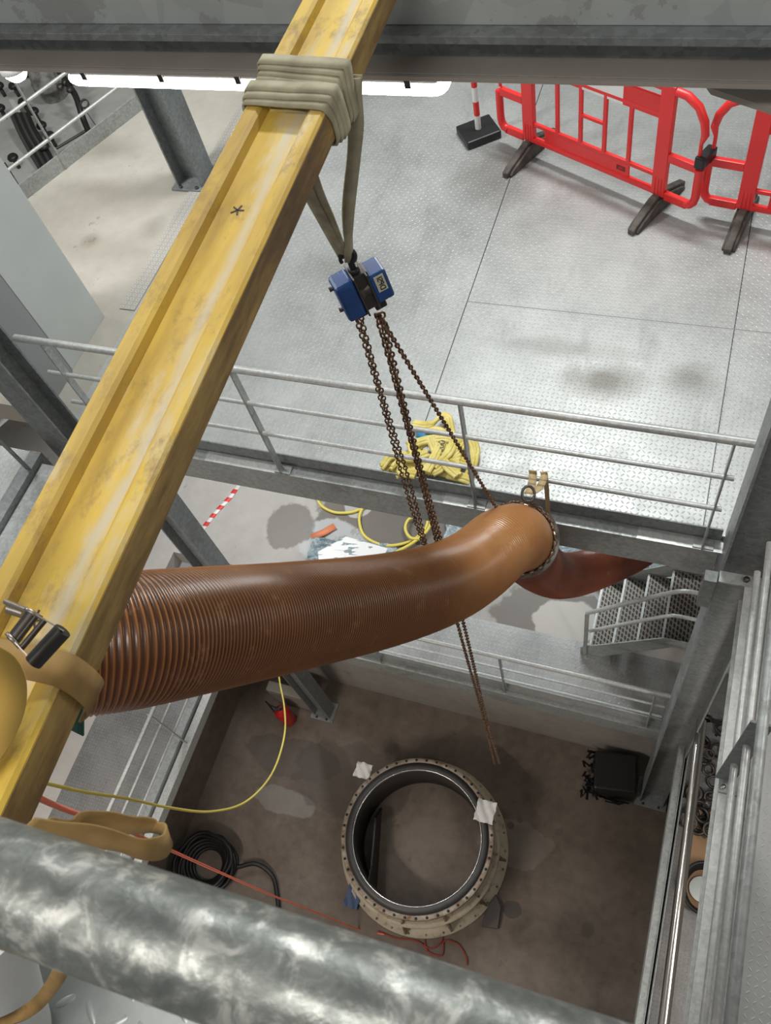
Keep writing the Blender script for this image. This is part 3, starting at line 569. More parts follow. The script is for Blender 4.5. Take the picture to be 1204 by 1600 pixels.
# lower hose
cl2 = [e + ed * .01, e + ed * .14, PD(824, 866, 5.75), PD(846, 888, 6.5), PD(872, 899, 7.15), PD(905, 896, 7.65), PD(945, 882, 8.0), PD(990, 861, 8.4), PD(1045, 825, 8.9)]
pts2 = spline(cl2, 24); rs2 = resample(pts2, pitch / 4)
t2 = thing('suction_hose', 'lower red-brown hose bending down from the metal coupling and away under the deck', 'hose', pts2[-1] - Z * .2)
m = MB(); m.tube(rs2, [.196 + (0, .0025, .004, .0025)[i % 4] for i in range(len(rs2))], 48, cap=False); m.build('ribbed_tube', HOSE2, t2)
m = MB(); m.lathe([(.2, .03), (.226, .03), (.226, .05), (.208, .055), (.208, .11), (.2, .11)], e, ed, 48); m.build('metal_coupling', GALV, t2)
# load chain from hoist to a chain looped round the hose end
le = PD(774, 792, 4.62)
m = MB(); m.chain([PD(590, 490, D + .09), le], .030, .021, .0042, .2); o = m.build('load_chain', CHAIN, bpy.data.objects['chain_hoist'])
ci = len(rs) - 38; cc_ = rs[ci]; cd = (rs[ci + 3] - rs[ci - 3]).normalized(); u_ = cd.orthogonal().normalized(); w_ = cd.cross(u_)
ring = [cc_ + (u_ * math.cos(a) + w_ * math.sin(a)) * .212 for a in [2 * math.pi * i / 60 for i in range(61)]]
m = MB(); m.chain(ring, .040, .028, .0055); m.chain([le, min(ring, key=lambda q: (q - le).length)], .036, .026, .005); o = m.build('lifting_chain', CHAIN); tag(o, 'rusty chain looped round the end of the amber hose', 'chain')
sh = PD(825, 772, 4.75)
sp = [sh + (R @ V((math.cos(a) * .035, math.sin(a) * .045, 0))) for a in [math.pi * (-.35 + 1.7 * i / 12) for i in range(13)]]
m = MB(); m.tube(sp, .0085, 10); m.tube([sp[0], sp[-1]], .007, 8); o = m.build('shackle', IRON); tag(o, 'dark shackle joining the chain on the hose to the beige strap', 'shackle')
m = MB(); tr = PY(838, 745, 2.86) + Z * .025
m.strip(spline([sh, PD(830, 760, 4.95), PY(832, 744, 2.84), tr + V((-.03, .02, .01)), tr + V((-.03, .035, -.05))], 6), X, .05, .004)
m.strip(spline([sh + V((.01, 0, 0)), PD(842, 762, 4.95), PY(850, 745, 2.84), tr + V((.04, .02, .01)), tr + V((.04, .035, -.04))], 6), X, .045, .004)
m.strip(spline([tr + V((.05, .03, -.02)), PY(853, 755, 2.83), PY(855, 785, 2.82), PY(856, 812, 2.81)], 6), X, .03, .003)
o = m.build('tie_strap', TANL); tag(o, 'beige webbing strap tied over the lowest railing pipe, holding the hose chain', 'strap')

# ---------------------------------------------------------------- ratchet strap round the beam near the camera
t = thing('ratchet_strap', 'brown webbing ratchet strap clamped round the near end of the yellow beam', 'strap', onbeam(.3, 0, -1.25))
def bpt(u, v, d): return PD(u, v, d)
m = MB()
w0 = [onbeam(.205 + .012 * k, s, z) for k, s, z in ((-1, -.06, -1.085), (-.5, -.02, -1.072), (0, .03, -1.078), (.5, .08, -1.088), (.6, .106, -1.10), (.4, .112, -1.15), (0, .10, -1.205), (-.3, .03, -1.3))]
m.strip(spline(w0, 6), Y, .052, .005)
m.build('webbing', TAN, t)
m = MB(); m.strip(spline([PD(-70, 1000, 1.0), PD(-35, 1018, 1.02), PD(-10, 1035, 1.05), PD(6, 1068, 1.1), PD(4, 1110, 1.14), PD(-18, 1160, 1.17), PD(-60, 1230, 1.18)], 8), [V((.9, .45, .25)).normalized()] * 200, .055, .004); m.build('strap_tail', YST, t)
qa, qb = bpt(98, 985, 1.16), bpt(52, 1035, 1.16); m = MB(); m.tube([qa, qb], .0125, 14); m.build('handle_grip', BLK, t, .003)
qc, qd = bpt(52, 958, 1.2), bpt(20, 1000, 1.2)
m = MB(); m.tube([qc, qd], .010, 10); m.tube([qc.lerp(qa, .12), qd.lerp(qb, .12)], .004, 8); m.tube([qc.lerp(qa, .4), qd.lerp(qb, .4)], .0045, 8)
m.build('spool', IRON, t)
m = MB()
for a, b in ((qc, qa), (qd, qb)):
    d = (b - a).normalized(); v_ = (a).normalized(); s_ = d.cross(v_); m.obox((a + b) / 2 - d * .004, d, v_, s_, (b - a).length / 2 + .006, .011, .0016)
    m.lathe([(0, -.003), (.014, -.003), (.014, .003), (0, .003)], a, (b - a).cross(v_), 14)
m.tube([bpt(8, 940, 1.22), qc], .004, 8); m.tube([bpt(12, 950, 1.22), bpt(36, 958, 1.22)], .008, 8)
m.build('ratchet_frame', mat('tarnished_steel', (.3, .27, .23), .4, .8), t)
m = MB(); m.strip(spline([bpt(110, 1092, 1.5), bpt(117, 1112, 1.55), bpt(118, 1143, 1.6)], 5), X, .035, .004); o = m.build('webbing_tail', GREEN); tag(o, 'dark green webbing tail below the brown strap on the yellow beam', 'strap')
# tan sling hanging beyond the handrail
m = MB(); zv = -ray(170, 1310).normalized()
lp = [bpt(65, 1291, .66), bpt(105, 1297, .68), bpt(130, 1285, .70), bpt(165, 1283, .72), bpt(200, 1289, .74), bpt(240, 1292, .76), bpt(262, 1303, .75), bpt(255, 1322, .71), bpt(225, 1325, .68), bpt(180, 1315, .66), bpt(140, 1305, .64), bpt(95, 1300, .62), bpt(40, 1292, .60)]
m.strip(spline(lp, 6), [V((.1, .35, 1))] * 200, .021, .002); o = m.build('webbing_sling', TAN); tag(o, 'loose brown webbing loop lying behind the near handrail', 'strap')
m = MB(); m.strip(spline([bpt(100, 1500, .9), bpt(85, 1535, 1.0), bpt(50, 1575, 1.1), bpt(-10, 1605, 1.1)], 6), V((1, 0, .3)), .018, .003); o = m.build('webbing_tail', TAN); tag(o, 'brown webbing tail hanging below the near handrail at the lower left corner', 'strap')
m = MB(); q1 = bpt(-30, 1440, 1.05); q2 = bpt(30, 1640, 1.45); m.tube([q1, q1.lerp(q2, .5), q2], [.05, .055, .06], 24); o = m.build('wrapped_post', mat('dusty_white_wrap', (.5, .5, .49), .55)); tag(o, 'pale wrapped post at the lower left corner behind the handrail', 'post')

# ---------------------------------------------------------------- barriers on the upper deck
def rrect(x0, x1, z0, z1): return (x0, x1, z0, z1)
def barrier_dims():
    return dict(
        frame=[(-1.0, -.965, .42, .9), (.965, 1.0, .05, .48), (-1.0, -.965, .05, .48)])
def make_panel(mb, org, d, L=2.0, full=True):
    up = Z; nrm = d.cross(up)
    def b(x0, x1, z0, z1, th=.028): mb.obox(org + d * ((x0 + x1) / 2) + up * ((z0 + z1) / 2), d, nrm, up, abs(x1 - x0) / 2, th / 2, abs(z1 - z0) / 2)
    h = L / 2
    # two thick posts above the feet, end loops, thin bars, boards
    for s in (-1, 1):
        b(s * (h - .27), s * (h - .39), .03, 1.0, .05)
        for z in (.01, .37): b(s * (h - (.06 if z < .1 else .02)), s * (h - .27), z, z + .07, .045)
        pts = [(h - .08, .022), (h - .035, .035), (h - .01, .07), (h, .12), (h, .30), (h - .002, .38)]
        mb.tube([org + d * (s * x) + up * (z + .022) for x, z in pts], .036, 8)
        pts = [(h - .27, .96), (h - .18, .955), (h - .08, .90), (h - .02, .80), (h - .0, .70), (h - .02, .62), (h - .02, .45)]
        mb.tube([org + d * (s * x) + up * z for x, z in pts], [.034, .034, .034, .034, .032, .016, .016], 8)
    b(-h + .3, h - .3, .03, .075, .045); b(-h + .3, h - .3, .19, .225, .03); b(-h + .3, h - .3, .94, 1.0, .035); b(-h + .3, h - .3, .73, .76, .03)
    for x in (-.36, -.12, .12, .36): b(x - .018, x + .018, .2, .76, .026)
    b(-.12, .12, .46, .49, .024)
    b(-.5, .38, .04, .23, .018)
    for s in (-1, 1):
        for k in (-1, 0, 1): b(s * (h - .33) + k * .028 - .007, s * (h - .33) + k * .028 + .007, .04, .2, .062)
def foot(mb, c, d):
    nrm = d.cross(Z)
    for k, (w, dx) in enumerate(((.03, .0), (.052, .03))):
        prof = [(-.36 + dx, 0), (-.36 + dx, .05 - dx), (-.30, .075 - dx), (-.06, .17 - dx), (.06, .17 - dx), (.30, .075 - dx), (.36 - dx, .05 - dx), (.36 - dx, 0)]
        mb.prism(prof, c - d * w, c + d * w, nrm, Z)
def barrier(label, A, B, off_mid=None):
    """A, B: ground points under the two thick posts"""
    d = (B - A).normalized(); L = 2.0; mid = B - d * (L / 2 - .33); t = thing('safety_barrier', label, 'barrier', mid, 'red plastic barriers on the upper deck')
    m = MB(); make_panel(m, mid + Z * .13, d); m.build('panel', RED, t, .006)
    nr = d.cross(Z)
    for s in (-1, 1): m = MB(); foot(m, mid + d * s * (L / 2 - .33), d); m.build('foot', RUB, t, .012)
    for k, (x0, x1, mm) in enumerate(((-.62, -.12, REDD), (-.12, .28, WHITE), (.28, .62, REDD))):
        m = MB(); m.obox(mid + d * ((x0 + x1) / 2) + Z * .925, d, nr, Z, (x1 - x0) / 2, .012, .085); m.build('reflective_band', mm, t)
    return t, mid, d
g1 = P(791, 203, -4.97); g2 = P(1028, 303, -4.97); g1.z = g2.z = ZM
tb, mid1, d1 = barrier('whole red plastic barrier between the striped post and the black connector', g1, g2)
nr1 = d1.cross(Z); 
if nr1.y > 0: nr1 = -nr1
m = MB(); m.obox(mid1 + d1 * .30 + Z * .265 + nr1 * .0095, d1, nr1, Z, .042, .0012, .022); mk = m.build('maker_plate', mat('dark_red_mark', (.2, .01, .01), .5), tb); text('JSP', .035, RED, mk, mid1 + d1 * .30 + Z * .265 + nr1 * .0113, d1, Z)
g3 = P(1162, 325, -4.97); g4 = P(1262, 344, -4.97); g3.z = g4.z = ZM; d2 = (g4 - g3).normalized()
tb2, mid2, dd2 = barrier('second red plastic barrier, cut off by the right edge of the picture', g3, g3 + d2 * 1.34)
e1 = mid1 + d1 * 1.0; e2 = mid2 - dd2 * 1.0; m = MB(); c = (e1 + e2) / 2 + Z * .60
dd_ = (e2 - e1); L_ = dd_.length; dd_.normalize(); m.obox(c, dd_, dd_.cross(Z), Z, L_ / 2 + .035, .04, .05); o = m.build('barrier_connector', BLK, None, .012); tag(o, 'black plastic connector clipping the two red barriers together', 'connector')
# striped post on rubber base
pc = P(748, 212, ZM); t = thing('striped_post', 'red and white striped post standing in a black rubber base block', 'post', pc)
d = V((.80, .6, 0)); nn = V((-.6, .8, 0)); m = MB(); m.obox(pc + Z * .04, d, nn, Z, .17, .15, .04); m.build('rubber_base', BLK, t, .015)
q = pc + Z * .08; 
for k in range(6):
    m = MB(); m.tube([q + Z * (.14 * k), q + Z * (.14 * (k + 1))], .028, 16); m.build('post_band', WHITE if k % 2 == 0 else REDD, t)

# heap of yellow slings
def ribbon(ctrl, w, th, mm, zoff, wdirs=None): pass
t = thing('sling_heap', 'tangled heap of yellow lifting slings lying on the deck behind the railing', 'sling', P(675, 720, ZM))
m = MB()
lines = [[(620, 742), (650, 728), (690, 738), (730, 748)], [(605, 722), (630, 712), (660, 722)], [(660, 712), (690, 722), (720, 712)], [(668, 672), (690, 676), (705, 700)], [(676, 730), (700, 708), (712, 684)], [(596, 730), (612, 712), (640, 716), (668, 708)], [(600, 733), (630, 725), (655, 735), (690, 735), (732, 752)], [(606, 728), (640, 738), (668, 722), (700, 716), (730, 722)],
         [(645, 662), (672, 664), (690, 650), (702, 660), (700, 690)], [(700, 655), (704, 690), (690, 730), (672, 742)], [(690, 690), (680, 712), (665, 738)], [(650, 716), (640, 700), (665, 688), (700, 686), (718, 700)],
         [(720, 690), (735, 700), (740, 720), (733, 740)], [(738, 690), (742, 705), (738, 728)], [(690, 735), (706, 712), (726, 690), (706, 690)], [(700, 742), (725, 748), (734, 752)], [(612, 730), (630, 715), (625, 735), (650, 742)],
         [(672, 684), (682, 706), (700, 730), (716, 744)], [(640, 690), (655, 710), (640, 735)], [(668, 690), (650, 705), (672, 720)], [(655, 740), (685, 722), (712, 722), (716, 740)]]
for i, l in enumerate(lines):
    pp = [P(u, v, ZM + .03 + .012 * (i % 6) + random.uniform(0, .04)) for u, v in l]; s_ = spline(pp, 8)
    for k in (-1, 0, 1):
        off = (s_[-1] - s_[0]).cross(Z).normalized() * (.022 * k); m.tube([q + off + Z * (.006 * (k == 0)) for q in s_], .0155, 8)
m.build('webbing_loops', YSL, t)
m = MB(); m.strip([P(652, 677, ZM + .06), P(678, 681, ZM + .06)], Y, .07, .006); m.build('blue_tag', BSL, t)
text('3000', .07, BLK, t, P(688, 700, ZM + .12), P(693, 682, ZM + .11) - P(684, 712, ZM + .11), P(680, 695, ZM) - P(695, 700, ZM))

# ---------------------------------------------------------------- stair to the side platform
t = thing('metal_stair', 'short metal stair with perforated treads and twin handrails at the right', 'stair', (-.1, 4.0, ZL))
y0, y1 = 3.62, 4.50
def gr():
    m = mat('open_grip_tread', (.33, .3, .27), .45, .5); n = N(m); x, y, z = n.xyz()
    yy = n.ma('ADD', y, n.ma('MULTIPLY', x, .6)); fu = n.ma('SUBTRACT', n.ma('FRACT', n.ma('DIVIDE', x, .036)), .5); fv = n.ma('SUBTRACT', n.ma('FRACT', n.ma('DIVIDE', yy, .062)), .5)
    h = n.ma('LESS_THAN', n.ma('ADD', n.ma('POWER', n.ma('DIVIDE', fu, .34), 2), n.ma('POWER', n.ma('DIVIDE', fv, .4), 2)), 1)
    n.col(n.mix(h, (.21, .19, .165), (.035, .03, .025))); n.bump(n.ma('SUBTRACT', 1, h), .8, .008); return m
GR = gr()
us = [(920, 1000), (954, 995), (988, 990), (1025, 985)]
def sx(k): return -.45 + .245 * k
for k in range(4):
    z = ZL + .2 * (k + 1); x = sx(k); L = .27 if k < 3 else 1.1
    m = MB(); m.box((x, y0 + .03, z - .03), (x + L, y1 - .03, z)); o = m.build('tread', GR, t, .002)
    MB().box((x - .012, y0 + .03, z - .04), (x + .012, y1 - .03, z + .004)).build('nosing', GALV_L, o)
kx = sx(3) + .0
for y in (y0, y1):
    m = MB(); m.prism([(sx(0) - .1, ZL), (sx(0) - .1, ZL + .16), (kx, ZL + .92), (kx + 1.1, ZL + .92), (kx + 1.1, ZL + .72), (kx + .1, ZL + .72), (sx(0) + .12, ZL)], (0, y - .006, 0), (0, y + .006, 0), X, Z); m.build('stringer', GALV, t)
    m = MB(); m.box((kx + .85, y - .03, ZL), (kx + .91, y + .03, ZL + .72)); m.build('leg', GALV, t)
yr = y0 - .01
q = [PY(917, 958, yr), PY(990, 940, yr), PY(1045, 927, yr), PY(1068, 924, yr), PY(1090, 927, yr), PY(1112, 934, yr)]
m = MB(); m.tube(spline(q, 6), .022, 12); hr = m.build('handrail', GALV_L, t)
q2 = [PY(921, 986, yr), PY(985, 973, yr), PY(1040, 963, yr), PY(1060, 963, yr), PY(1098, 971, yr)]
m = MB(); m.tube(spline(q2, 6), .02, 12); m.build('mid_rail', GALV_L, t)
m = MB(); a = PY(917, 958, yr); m.obox(V((a.x, a.y, (a.z + ZL) / 2)), X, Y, Z, .02, .02, (a.z - ZL) / 2); m.build('newel_post', GALV, t, .002)
m = MB().box((-.5, y0 - .08, ZL), (-.2, y0 + .06, ZL + .01)); m.build('foot_plate', GALV, t)

# ---------------------------------------------------------------- polished pipe at right
pa, pb = P(1107, 1040, -8.55), P(1030, 1650, -8.55)
t = thing('steel_pipe', 'shiny stainless pipe running along the lower deck at the right, with a black clamp', 'pipe', (pa + pb) / 2)
MB().tube([pa, pb], .048, 24).build('tube', STEEL, t)
c = P(1101, 1122, -8.55); d = (pb - pa).normalized(); m = MB(); m.lathe([(.052, -.02), (.066, -.02), (.066, .02), (.052, .02)], c, d, 24); m.obox(c + X * .1 - Z * .02, X, Y, Z, .035, .02, .014); m.obox(c - X * .1, X, Y, Z, .03, .02, .012); m.build('clamp', BLK, t)
m = MB(); m.tube([c - X * .11, V((c.x - .11, c.y, ZL))], .012, 8); m.build('support_rod', IRON, t)

# ---------------------------------------------------------------- flanged ring on the pit floor
zt = ZP + .72; cT = P(650, 1306, zt); RT = .94
t = thing('flanged_ring', 'large open steel pipe ring with bolt-hole flanges standing on the pit floor', 'pipe ring', (cT.x, cT.y, ZP)); t.scale = (1.045, 1.045, 1)
c = V((cT.x, cT.y, 0))
m = MB(); m.lathe([(.80, zt - .05), (RT, zt - .05), (RT, zt - .006), (RT - .006, zt), (.885, zt), (.88, zt - .012), (.80, zt - .012)], c, Z, 96, True); m.build('top_flange', RUST, t)
m = MB(); m.lathe([(.782, ZP + .02), (.80, ZP + .02), (.87, zt - .02), (.88, zt + .002), (.795, zt + .002), (.782, zt - .02)], c, Z, 96, True); m.build('liner', DKIN, t)
m = MB(); m.lathe([(.779, zt - .03), (.785, zt + .008), (.797, zt + .008), (.797, zt - .01)], c, Z, 96, True); m.build('bright_lip', SILV, t)
for i in range(44):
    a = 2 * math.pi * i / 44; p = c + V((math.cos(a) * .913, math.sin(a) * .913, zt)); MB().lathe([(0, .003), (.017, .003), (.017, -.004)], p, Z, 8).build('bolt_hole', BLK, t)
m = MB(); m.lathe([(.80, ZP + .05), (.93, ZP + .12), (.97, ZP + .28), (.95, ZP + .42), (.90, ZP + .5), (.88, zt - .05), (.80, zt - .05)], c, Z, 96, True); m.build('cream_casing', CREAM, t)
m = MB(); m.lathe([(.93, ZP + .40), (1.0, ZP + .40), (1.0, ZP + .43), (.93, ZP + .43)], c, Z, 96, True); m.build('rib', CREAM, t)
m = MB(); m.lathe([(.85, ZP), (1.075, ZP), (1.075, ZP + .045), (.85, ZP + .045)], c, Z, 96, True); m.build('bottom_flange', CREAM, t)
for i in range(30):
    a = 2 * math.pi * i / 30; p = c + V((math.cos(a) * 1.04, math.sin(a) * 1.04, ZP + .045)); MB().lathe([(0, .003), (.015, .003), (.015, -.004)], p, Z, 8).build('bolt_hole', RUST, t)
for i, a in enumerate((-.95, -.45, -1.5, .1, 3.2)):
    d = V((math.cos(a), math.sin(a), 0)); m = MB(); m.prism([(.9, .04), (1.06, .04), (.96, .5), (.9, .5)], c + V((0, 0, ZP)) - d.cross(Z) * .012, c + V((0, 0, ZP)) + d.cross(Z) * .012, d, Z); m.build('gusset', RUST, t)
# baffle seen inside the ring
pb1, pb2 = P(597, 1258, ZP + .02), P(588, 1398, ZP + .02); m = MB()
m.prism([(0, 0), (0, .6), (.3, .42), (.9, .36), (1.1, .0)], pb2, pb2 - X * .02, (pb1 - pb2).normalized(), Z); o = m.build('rubber_sheet', BLK); tag(o, 'dark rubber sheet standing inside the steel ring, against its left side', 'sheet')
def rag(name, label, c, w, h, mm, seed, hang=None, th=.0):
    random.seed(seed); n_ = 10; v, f = [], []
    for i in range(n_):
        for j in range(n_):
            x, y = (i / (n_ - 1) - .5) * w, (j / (n_ - 1) - .5) * h
            v.append(V(c) + V((x + random.uniform(-.006, .006), y + random.uniform(-.006, .006), random.uniform(0, .02) + (.02 * math.sin(i * 1.3 + j)))))
    for i in range(n_ - 1):
        for j in range(n_ - 1): f.append((i * n_ + j, (i + 1) * n_ + j, (i + 1) * n_ + j + 1, i * n_ + j + 1))
    k = len(v); v += [p - Z * .012 for p in v]; f += [tuple(q + k for q in ff[::-1]) for ff in f]
    o = MB().add(v, f, True).build(name, mm); tag(o, label, 'cloth'); return o
rag('cloth_pad', 'square white cloth pad on the right rim of the steel ring', P(758, 1268, zt + .035), .24, .27, RAG, 3)
rag('cloth_pad', 'white cloth pad on the upper left rim of the steel ring', P(567, 1204, zt - .1), .22, .2, RAG, 4)
rag('blue_rag', 'small crumpled blue rag on the floor left of the steel ring', P(552, 1400, ZP + .04), .2, .3, BRAG, 5)
random.seed(11)
# plate sticking out at the ring foot
m = MB(); m.prism([(-.08, 0), (.12, .04), (.10, .30), (.0, .42), (-.06, .28)], P(762, 1452, ZP + .01), P(762, 1452, ZP + .01) + Z * .05, X, Y); o = m.build('base_lug', IRON, None, .004); tag(o, 'dark iron lug plate on the floor at the lower right of the ring', 'plate')

# ---------------------------------------------------------------- hoses and cords
def cord(name, pts, r, mm, label, cat, n=8): o = MB().tube(spline(pts, 10), r, n).build(name, mm); return tag(o, label, cat)
cord('yellow_cable', [PD(20, 1214, 3.2), PD(60, 1221, 3.5), PD(130, 1237, 4.1), PD(200, 1248, 4.7), PD(265, 1262, 5.3), PD(330, 1268, 5.9), PD(385, 1252, 6.5), PD(425, 1208, 7.2), PD(444, 1150, 7.9), PD(444, 1105, 8.5), PD(436, 1060, 9.0), PD(430, 1000, 9.4)], .0085, YC, 'yellow cable hanging in a long loop through the lower left of the opening', 'cable')
cord('red_air_hose', [PD(20, 1228, 2.1), PD(48, 1241, 2.3), PD(110, 1268, 2.9), PD(180, 1290, 3.8), PD(265, 1328, 5.2), PD(350, 1366, 7.2), PD(430, 1401, 9.0), PD(500, 1428, 10.2), P(560, 1452, ZP + .02), P(600, 1460, ZP + .02)], .0095, RC, 'red-orange hose stretched down from the yellow beam to the pit floor', 'hose')
cord('yellow_hose', [P(u, v, ZL + .02) for u, v in ((494, 768), (500, 788), (520, 800), (545, 801), (565, 795), (582, 787), (568, 792), (561, 812), (570, 838), (600, 852), (635, 848), (660, 832), (668, 814), (664, 798))], .021, YC, 'yellow hose curled on the lower concrete floor beyond the deck beam', 'hose')
cord('yellow_hose', [P(u, v, ZL + .055) for u, v in ((618, 863), (645, 848), (668, 828), (673, 806), (664, 790))] , .021, YC, 'short yellow hose end crossing the coiled hose near the plastic sheet', 'hose')
cord('yellow_hose', [P(u, v, ZL + .07) for u, v in ((652, 806), (638, 812), (633, 826), (641, 840), (658, 842))], .021, YC, 'small yellow hose loop beside the hanging chains on the lower floor', 'hose')
m = MB()
for k in range(7):
    cx, cy = P(328, 1352, ZP)[0], P(328, 1352, ZP)[1]; rr = .38 + .03 * random.uniform(-1, 1); z = ZP + .03 + .045 * k
    m.tube([V((cx + math.cos(a) * rr + .03 * math.sin(3 * a + k), cy + math.sin(a) * rr * .95 + .05 * random.uniform(-.2, .2), z)) for a in [2 * math.pi * i / 40 for i in range(40)]], .028, 8, closed=True)
for k in range(4):
    rr = .22 + .03 * k; m.tube([V((cx + math.cos(a) * rr, cy + math.sin(a) * rr, ZP + .05 + .05 * k)) for a in [2 * math.pi * i / 30 for i in range(30)]], .028, 8, closed=True)
m.tube(spline([P(370, 1355, ZP + .2), P(400, 1350, ZP + .12), P(425, 1368, ZP + .05), P(433, 1400, ZP + .04), P(436, 1440, ZP + .04)], 10), .03, 8)
o = m.build('cable_coil', CABLE); tag(o, 'coil of thick black cable on the pit floor near the red hose', 'cable')
m = MB(); m.tube(spline([P(u, v, ZP + .02) for u, v in ((590, 1455), (620, 1466), (650, 1470), (672, 1482), (690, 1470), (686, 1458), (665, 1464), (668, 1486), (690, 1492), (694, 1470), (715, 1475), (728, 1495), (729, 1508))], 8), .009, 6); o = m.build('tangled_cord', REDROPE); tag(o, 'thin dark red cord tangled on the floor below the steel ring', 'cord')
# flat things on the lower floor
m = MB(); a, b = P(375, 755, ZL + .008), P(312, 832, ZL + .008); RWT = mat('striped_tape', (.8, .8, .8), .5); n = N(RWT); y_ = n.xyz()[1]; n.col(n.mix(n.ma('GREATER_THAN', n.ma('FRACT', n.ma('MULTIPLY', y_, 7)), .5), (.8, .78, .74), (.75, .06, .05)))
m.strip([a, a.lerp(b, .3) + X * .02, a.lerp(b, .6) - X * .01, b], X, .07, .004); o = m.build('warning_tape', RWT); tag(o, 'red and white striped tape lying on the lower concrete floor', 'tape')
m = MB(); m.strip([P(523, 822, ZL + .02), P(505, 832, ZL + .03), P(486, 840, ZL + .02)], Y, .10, .004); o = m.build('orange_tape', ORT); tag(o, 'short piece of orange tape on the lower floor beside the puddle', 'tape')
m = MB(); m.prism([(0, 0), (.75, .12), (.8, .45), (.2, .5), (-.1, .2)], P(500, 888, ZL), P(500, 888, ZL) + Z * .05, X, Y); o = m.build('white_board', WHITE, None, .01); tag(o, 'white board corner showing above the amber hose on the lower floor', 'board')
def film(name, pts, label, seed):
    random.seed(seed); m = MB(); cx = sum((V(p) for p in pts), V((0, 0, 0))) / len(pts); n_ = 14; v, f = [], []
    (a, b, c, d) = [V(p) for p in pts]
    for i in range(n_):
        for j in range(n_): s, q = i / (n_ - 1), j / (n_ - 1); v.append((a.lerp(b, s)).lerp(d.lerp(c, s), q) + Z * (.01 + random.uniform(0, .05)) + X * random.uniform(-.02, .02))
    for i in range(n_ - 1):
        for j in range(n_ - 1): f.append((i * n_ + j, (i + 1) * n_ + j, (i + 1) * n_ + j + 1, i * n_ + j + 1))
    k = len(v); v += [p - Z * .008 for p in v]; f += [tuple(q + k for q in ff[::-1]) for ff in f]
    o = m.add(v, f).build(name, FILM); return tag(o, label, 'plastic sheet')
film('plastic_sheet', [P(690, 878, ZL), P(860, 900, ZL), P(885, 800, ZL), P(700, 790, ZL)], 'crumpled pale blue plastic film on the lower floor right of the hanging chains', 2)
film('plastic_sheet', [P(868, 900, ZL), P(905, 925, ZL), P(1090, 890, ZL), P(880, 815, ZL)], 'crumpled pale plastic film on the lower floor behind the small stair', 3)
film('plastic_sheet', [P(478, 880, ZL), P(640, 890, ZL), P(615, 852, ZL), P(490, 842, ZL)], 'crumpled pale plastic film around the white board on the lower floor', 4)
random.seed(21)

# fire extinguisher
b = P(452, 1125, ZP); t = thing('fire_extinguisher', 'red fire extinguisher standing on the pit floor by the column', 'fire extinguisher', b)
MB().lathe([(0, 0), (.1, 0), (.11, .02), (.11, .40), (.09, .47), (.04, .5), (.03, .52), (0, .52)], b, Z, 24).build('cylinder', EXT, t)
m = MB(); m.obox(b + Z * .56, V((.8, .6, 0)), V((-.6, .8, 0)), Z, .08, .015, .012); m.lathe([(0, .0), (.03, 0), (.03, .05), (0, .05)], b + Z * .51, Z, 12); m.build('valve_handle', BLK, t)
m = MB(); m.tube(spline([b + Z * .54, b + V((-.12, .0, .62)), b + V((-.25, .06, .5)), b + V((-.2, .02, .2)), b + V((-.13, -.05, .1))], 8), .012, 8); m.build('discharge_hose', BLK, t)
# wrapped black bundle
c = P(952, 1216, ZP); t = thing('wrapped_bundle', 'black bundle in shiny stretch film on the pit floor near the right column', 'bundle', c)
random.seed(5); v, f = [], []; n_ = 9
m = MB(); m.obox(c + V((.06, .0, .22)), V((.99, .14, 0)), V((-.14, .99, 0)), Z, .27, .25, .22); m.build('block', BLK, t, .03)
m = MB()
for k in range(26):
    a = c + V((-.28 + random.uniform(-.06, .08), random.uniform(-.3, .3), random.uniform(.02, .3))); m.strip([a, a + V((random.uniform(-.05, .05), random.uniform(-.12, .12), random.uniform(-.05, .1))), a + V((random.uniform(-.06, .14), random.uniform(-.15, .1), random.uniform(-.1, .05)))], V((random.random(), random.random(), .4)), .035, .002)
for k in range(14):
    a = c + V((random.uniform(-.2, .15), -.28 + random.uniform(-.04, .03), random.uniform(.02, .25))); m.strip([a, a + V((random.uniform(-.12, .12), -.02, .05)), a + V((random.uniform(-.2, .2), 0, 0))], V((.2, .3, .8)), .03, .002)
m.build('loose_film', FILMB, t)
# small fittings on right lower deck
m = MB(); a = P(1085, 1380, ZL); m.prism([(0, 0), (.42, .0), (.45, .95), (.05, .98)], V((.86, 1.28, ZL)), V((.86, 1.28, ZL + .012)), X, Y); o = m.build('cardboard_sheet', CARD); tag(o, 'flat brown cardboard sheet on the lower deck behind the shiny pipe', 'cardboard')
c = V((1.06, 1.46, ZL + .03)); m = MB()
for k in range(5): m.tube([c + V((math.cos(q) * (.16 + .008 * k), math.sin(q) * (.2 + .008 * k), .02 + .03 * k)) for q in [2 * math.pi * i / 36 for i in range(36)]], .018, 8, closed=True)
o = m.build('hose_coil', CABLE); tag(o, 'small coil of black hose lying on the cardboard at lower right', 'hose')
MBs = MB().lathe([(0, 0), (.12, 0), (.12, .03), (0, .03)], c + V((0, 0, -.01)), Z, 28); MBs.sm = [False] * len(MBs.f); o = MBs.build('steel_disc', mat('pale_steel', (.6, .66, .66), .3, .5)); tag(o, 'pale steel disc inside the small black hose coil', 'disc')
proto = None
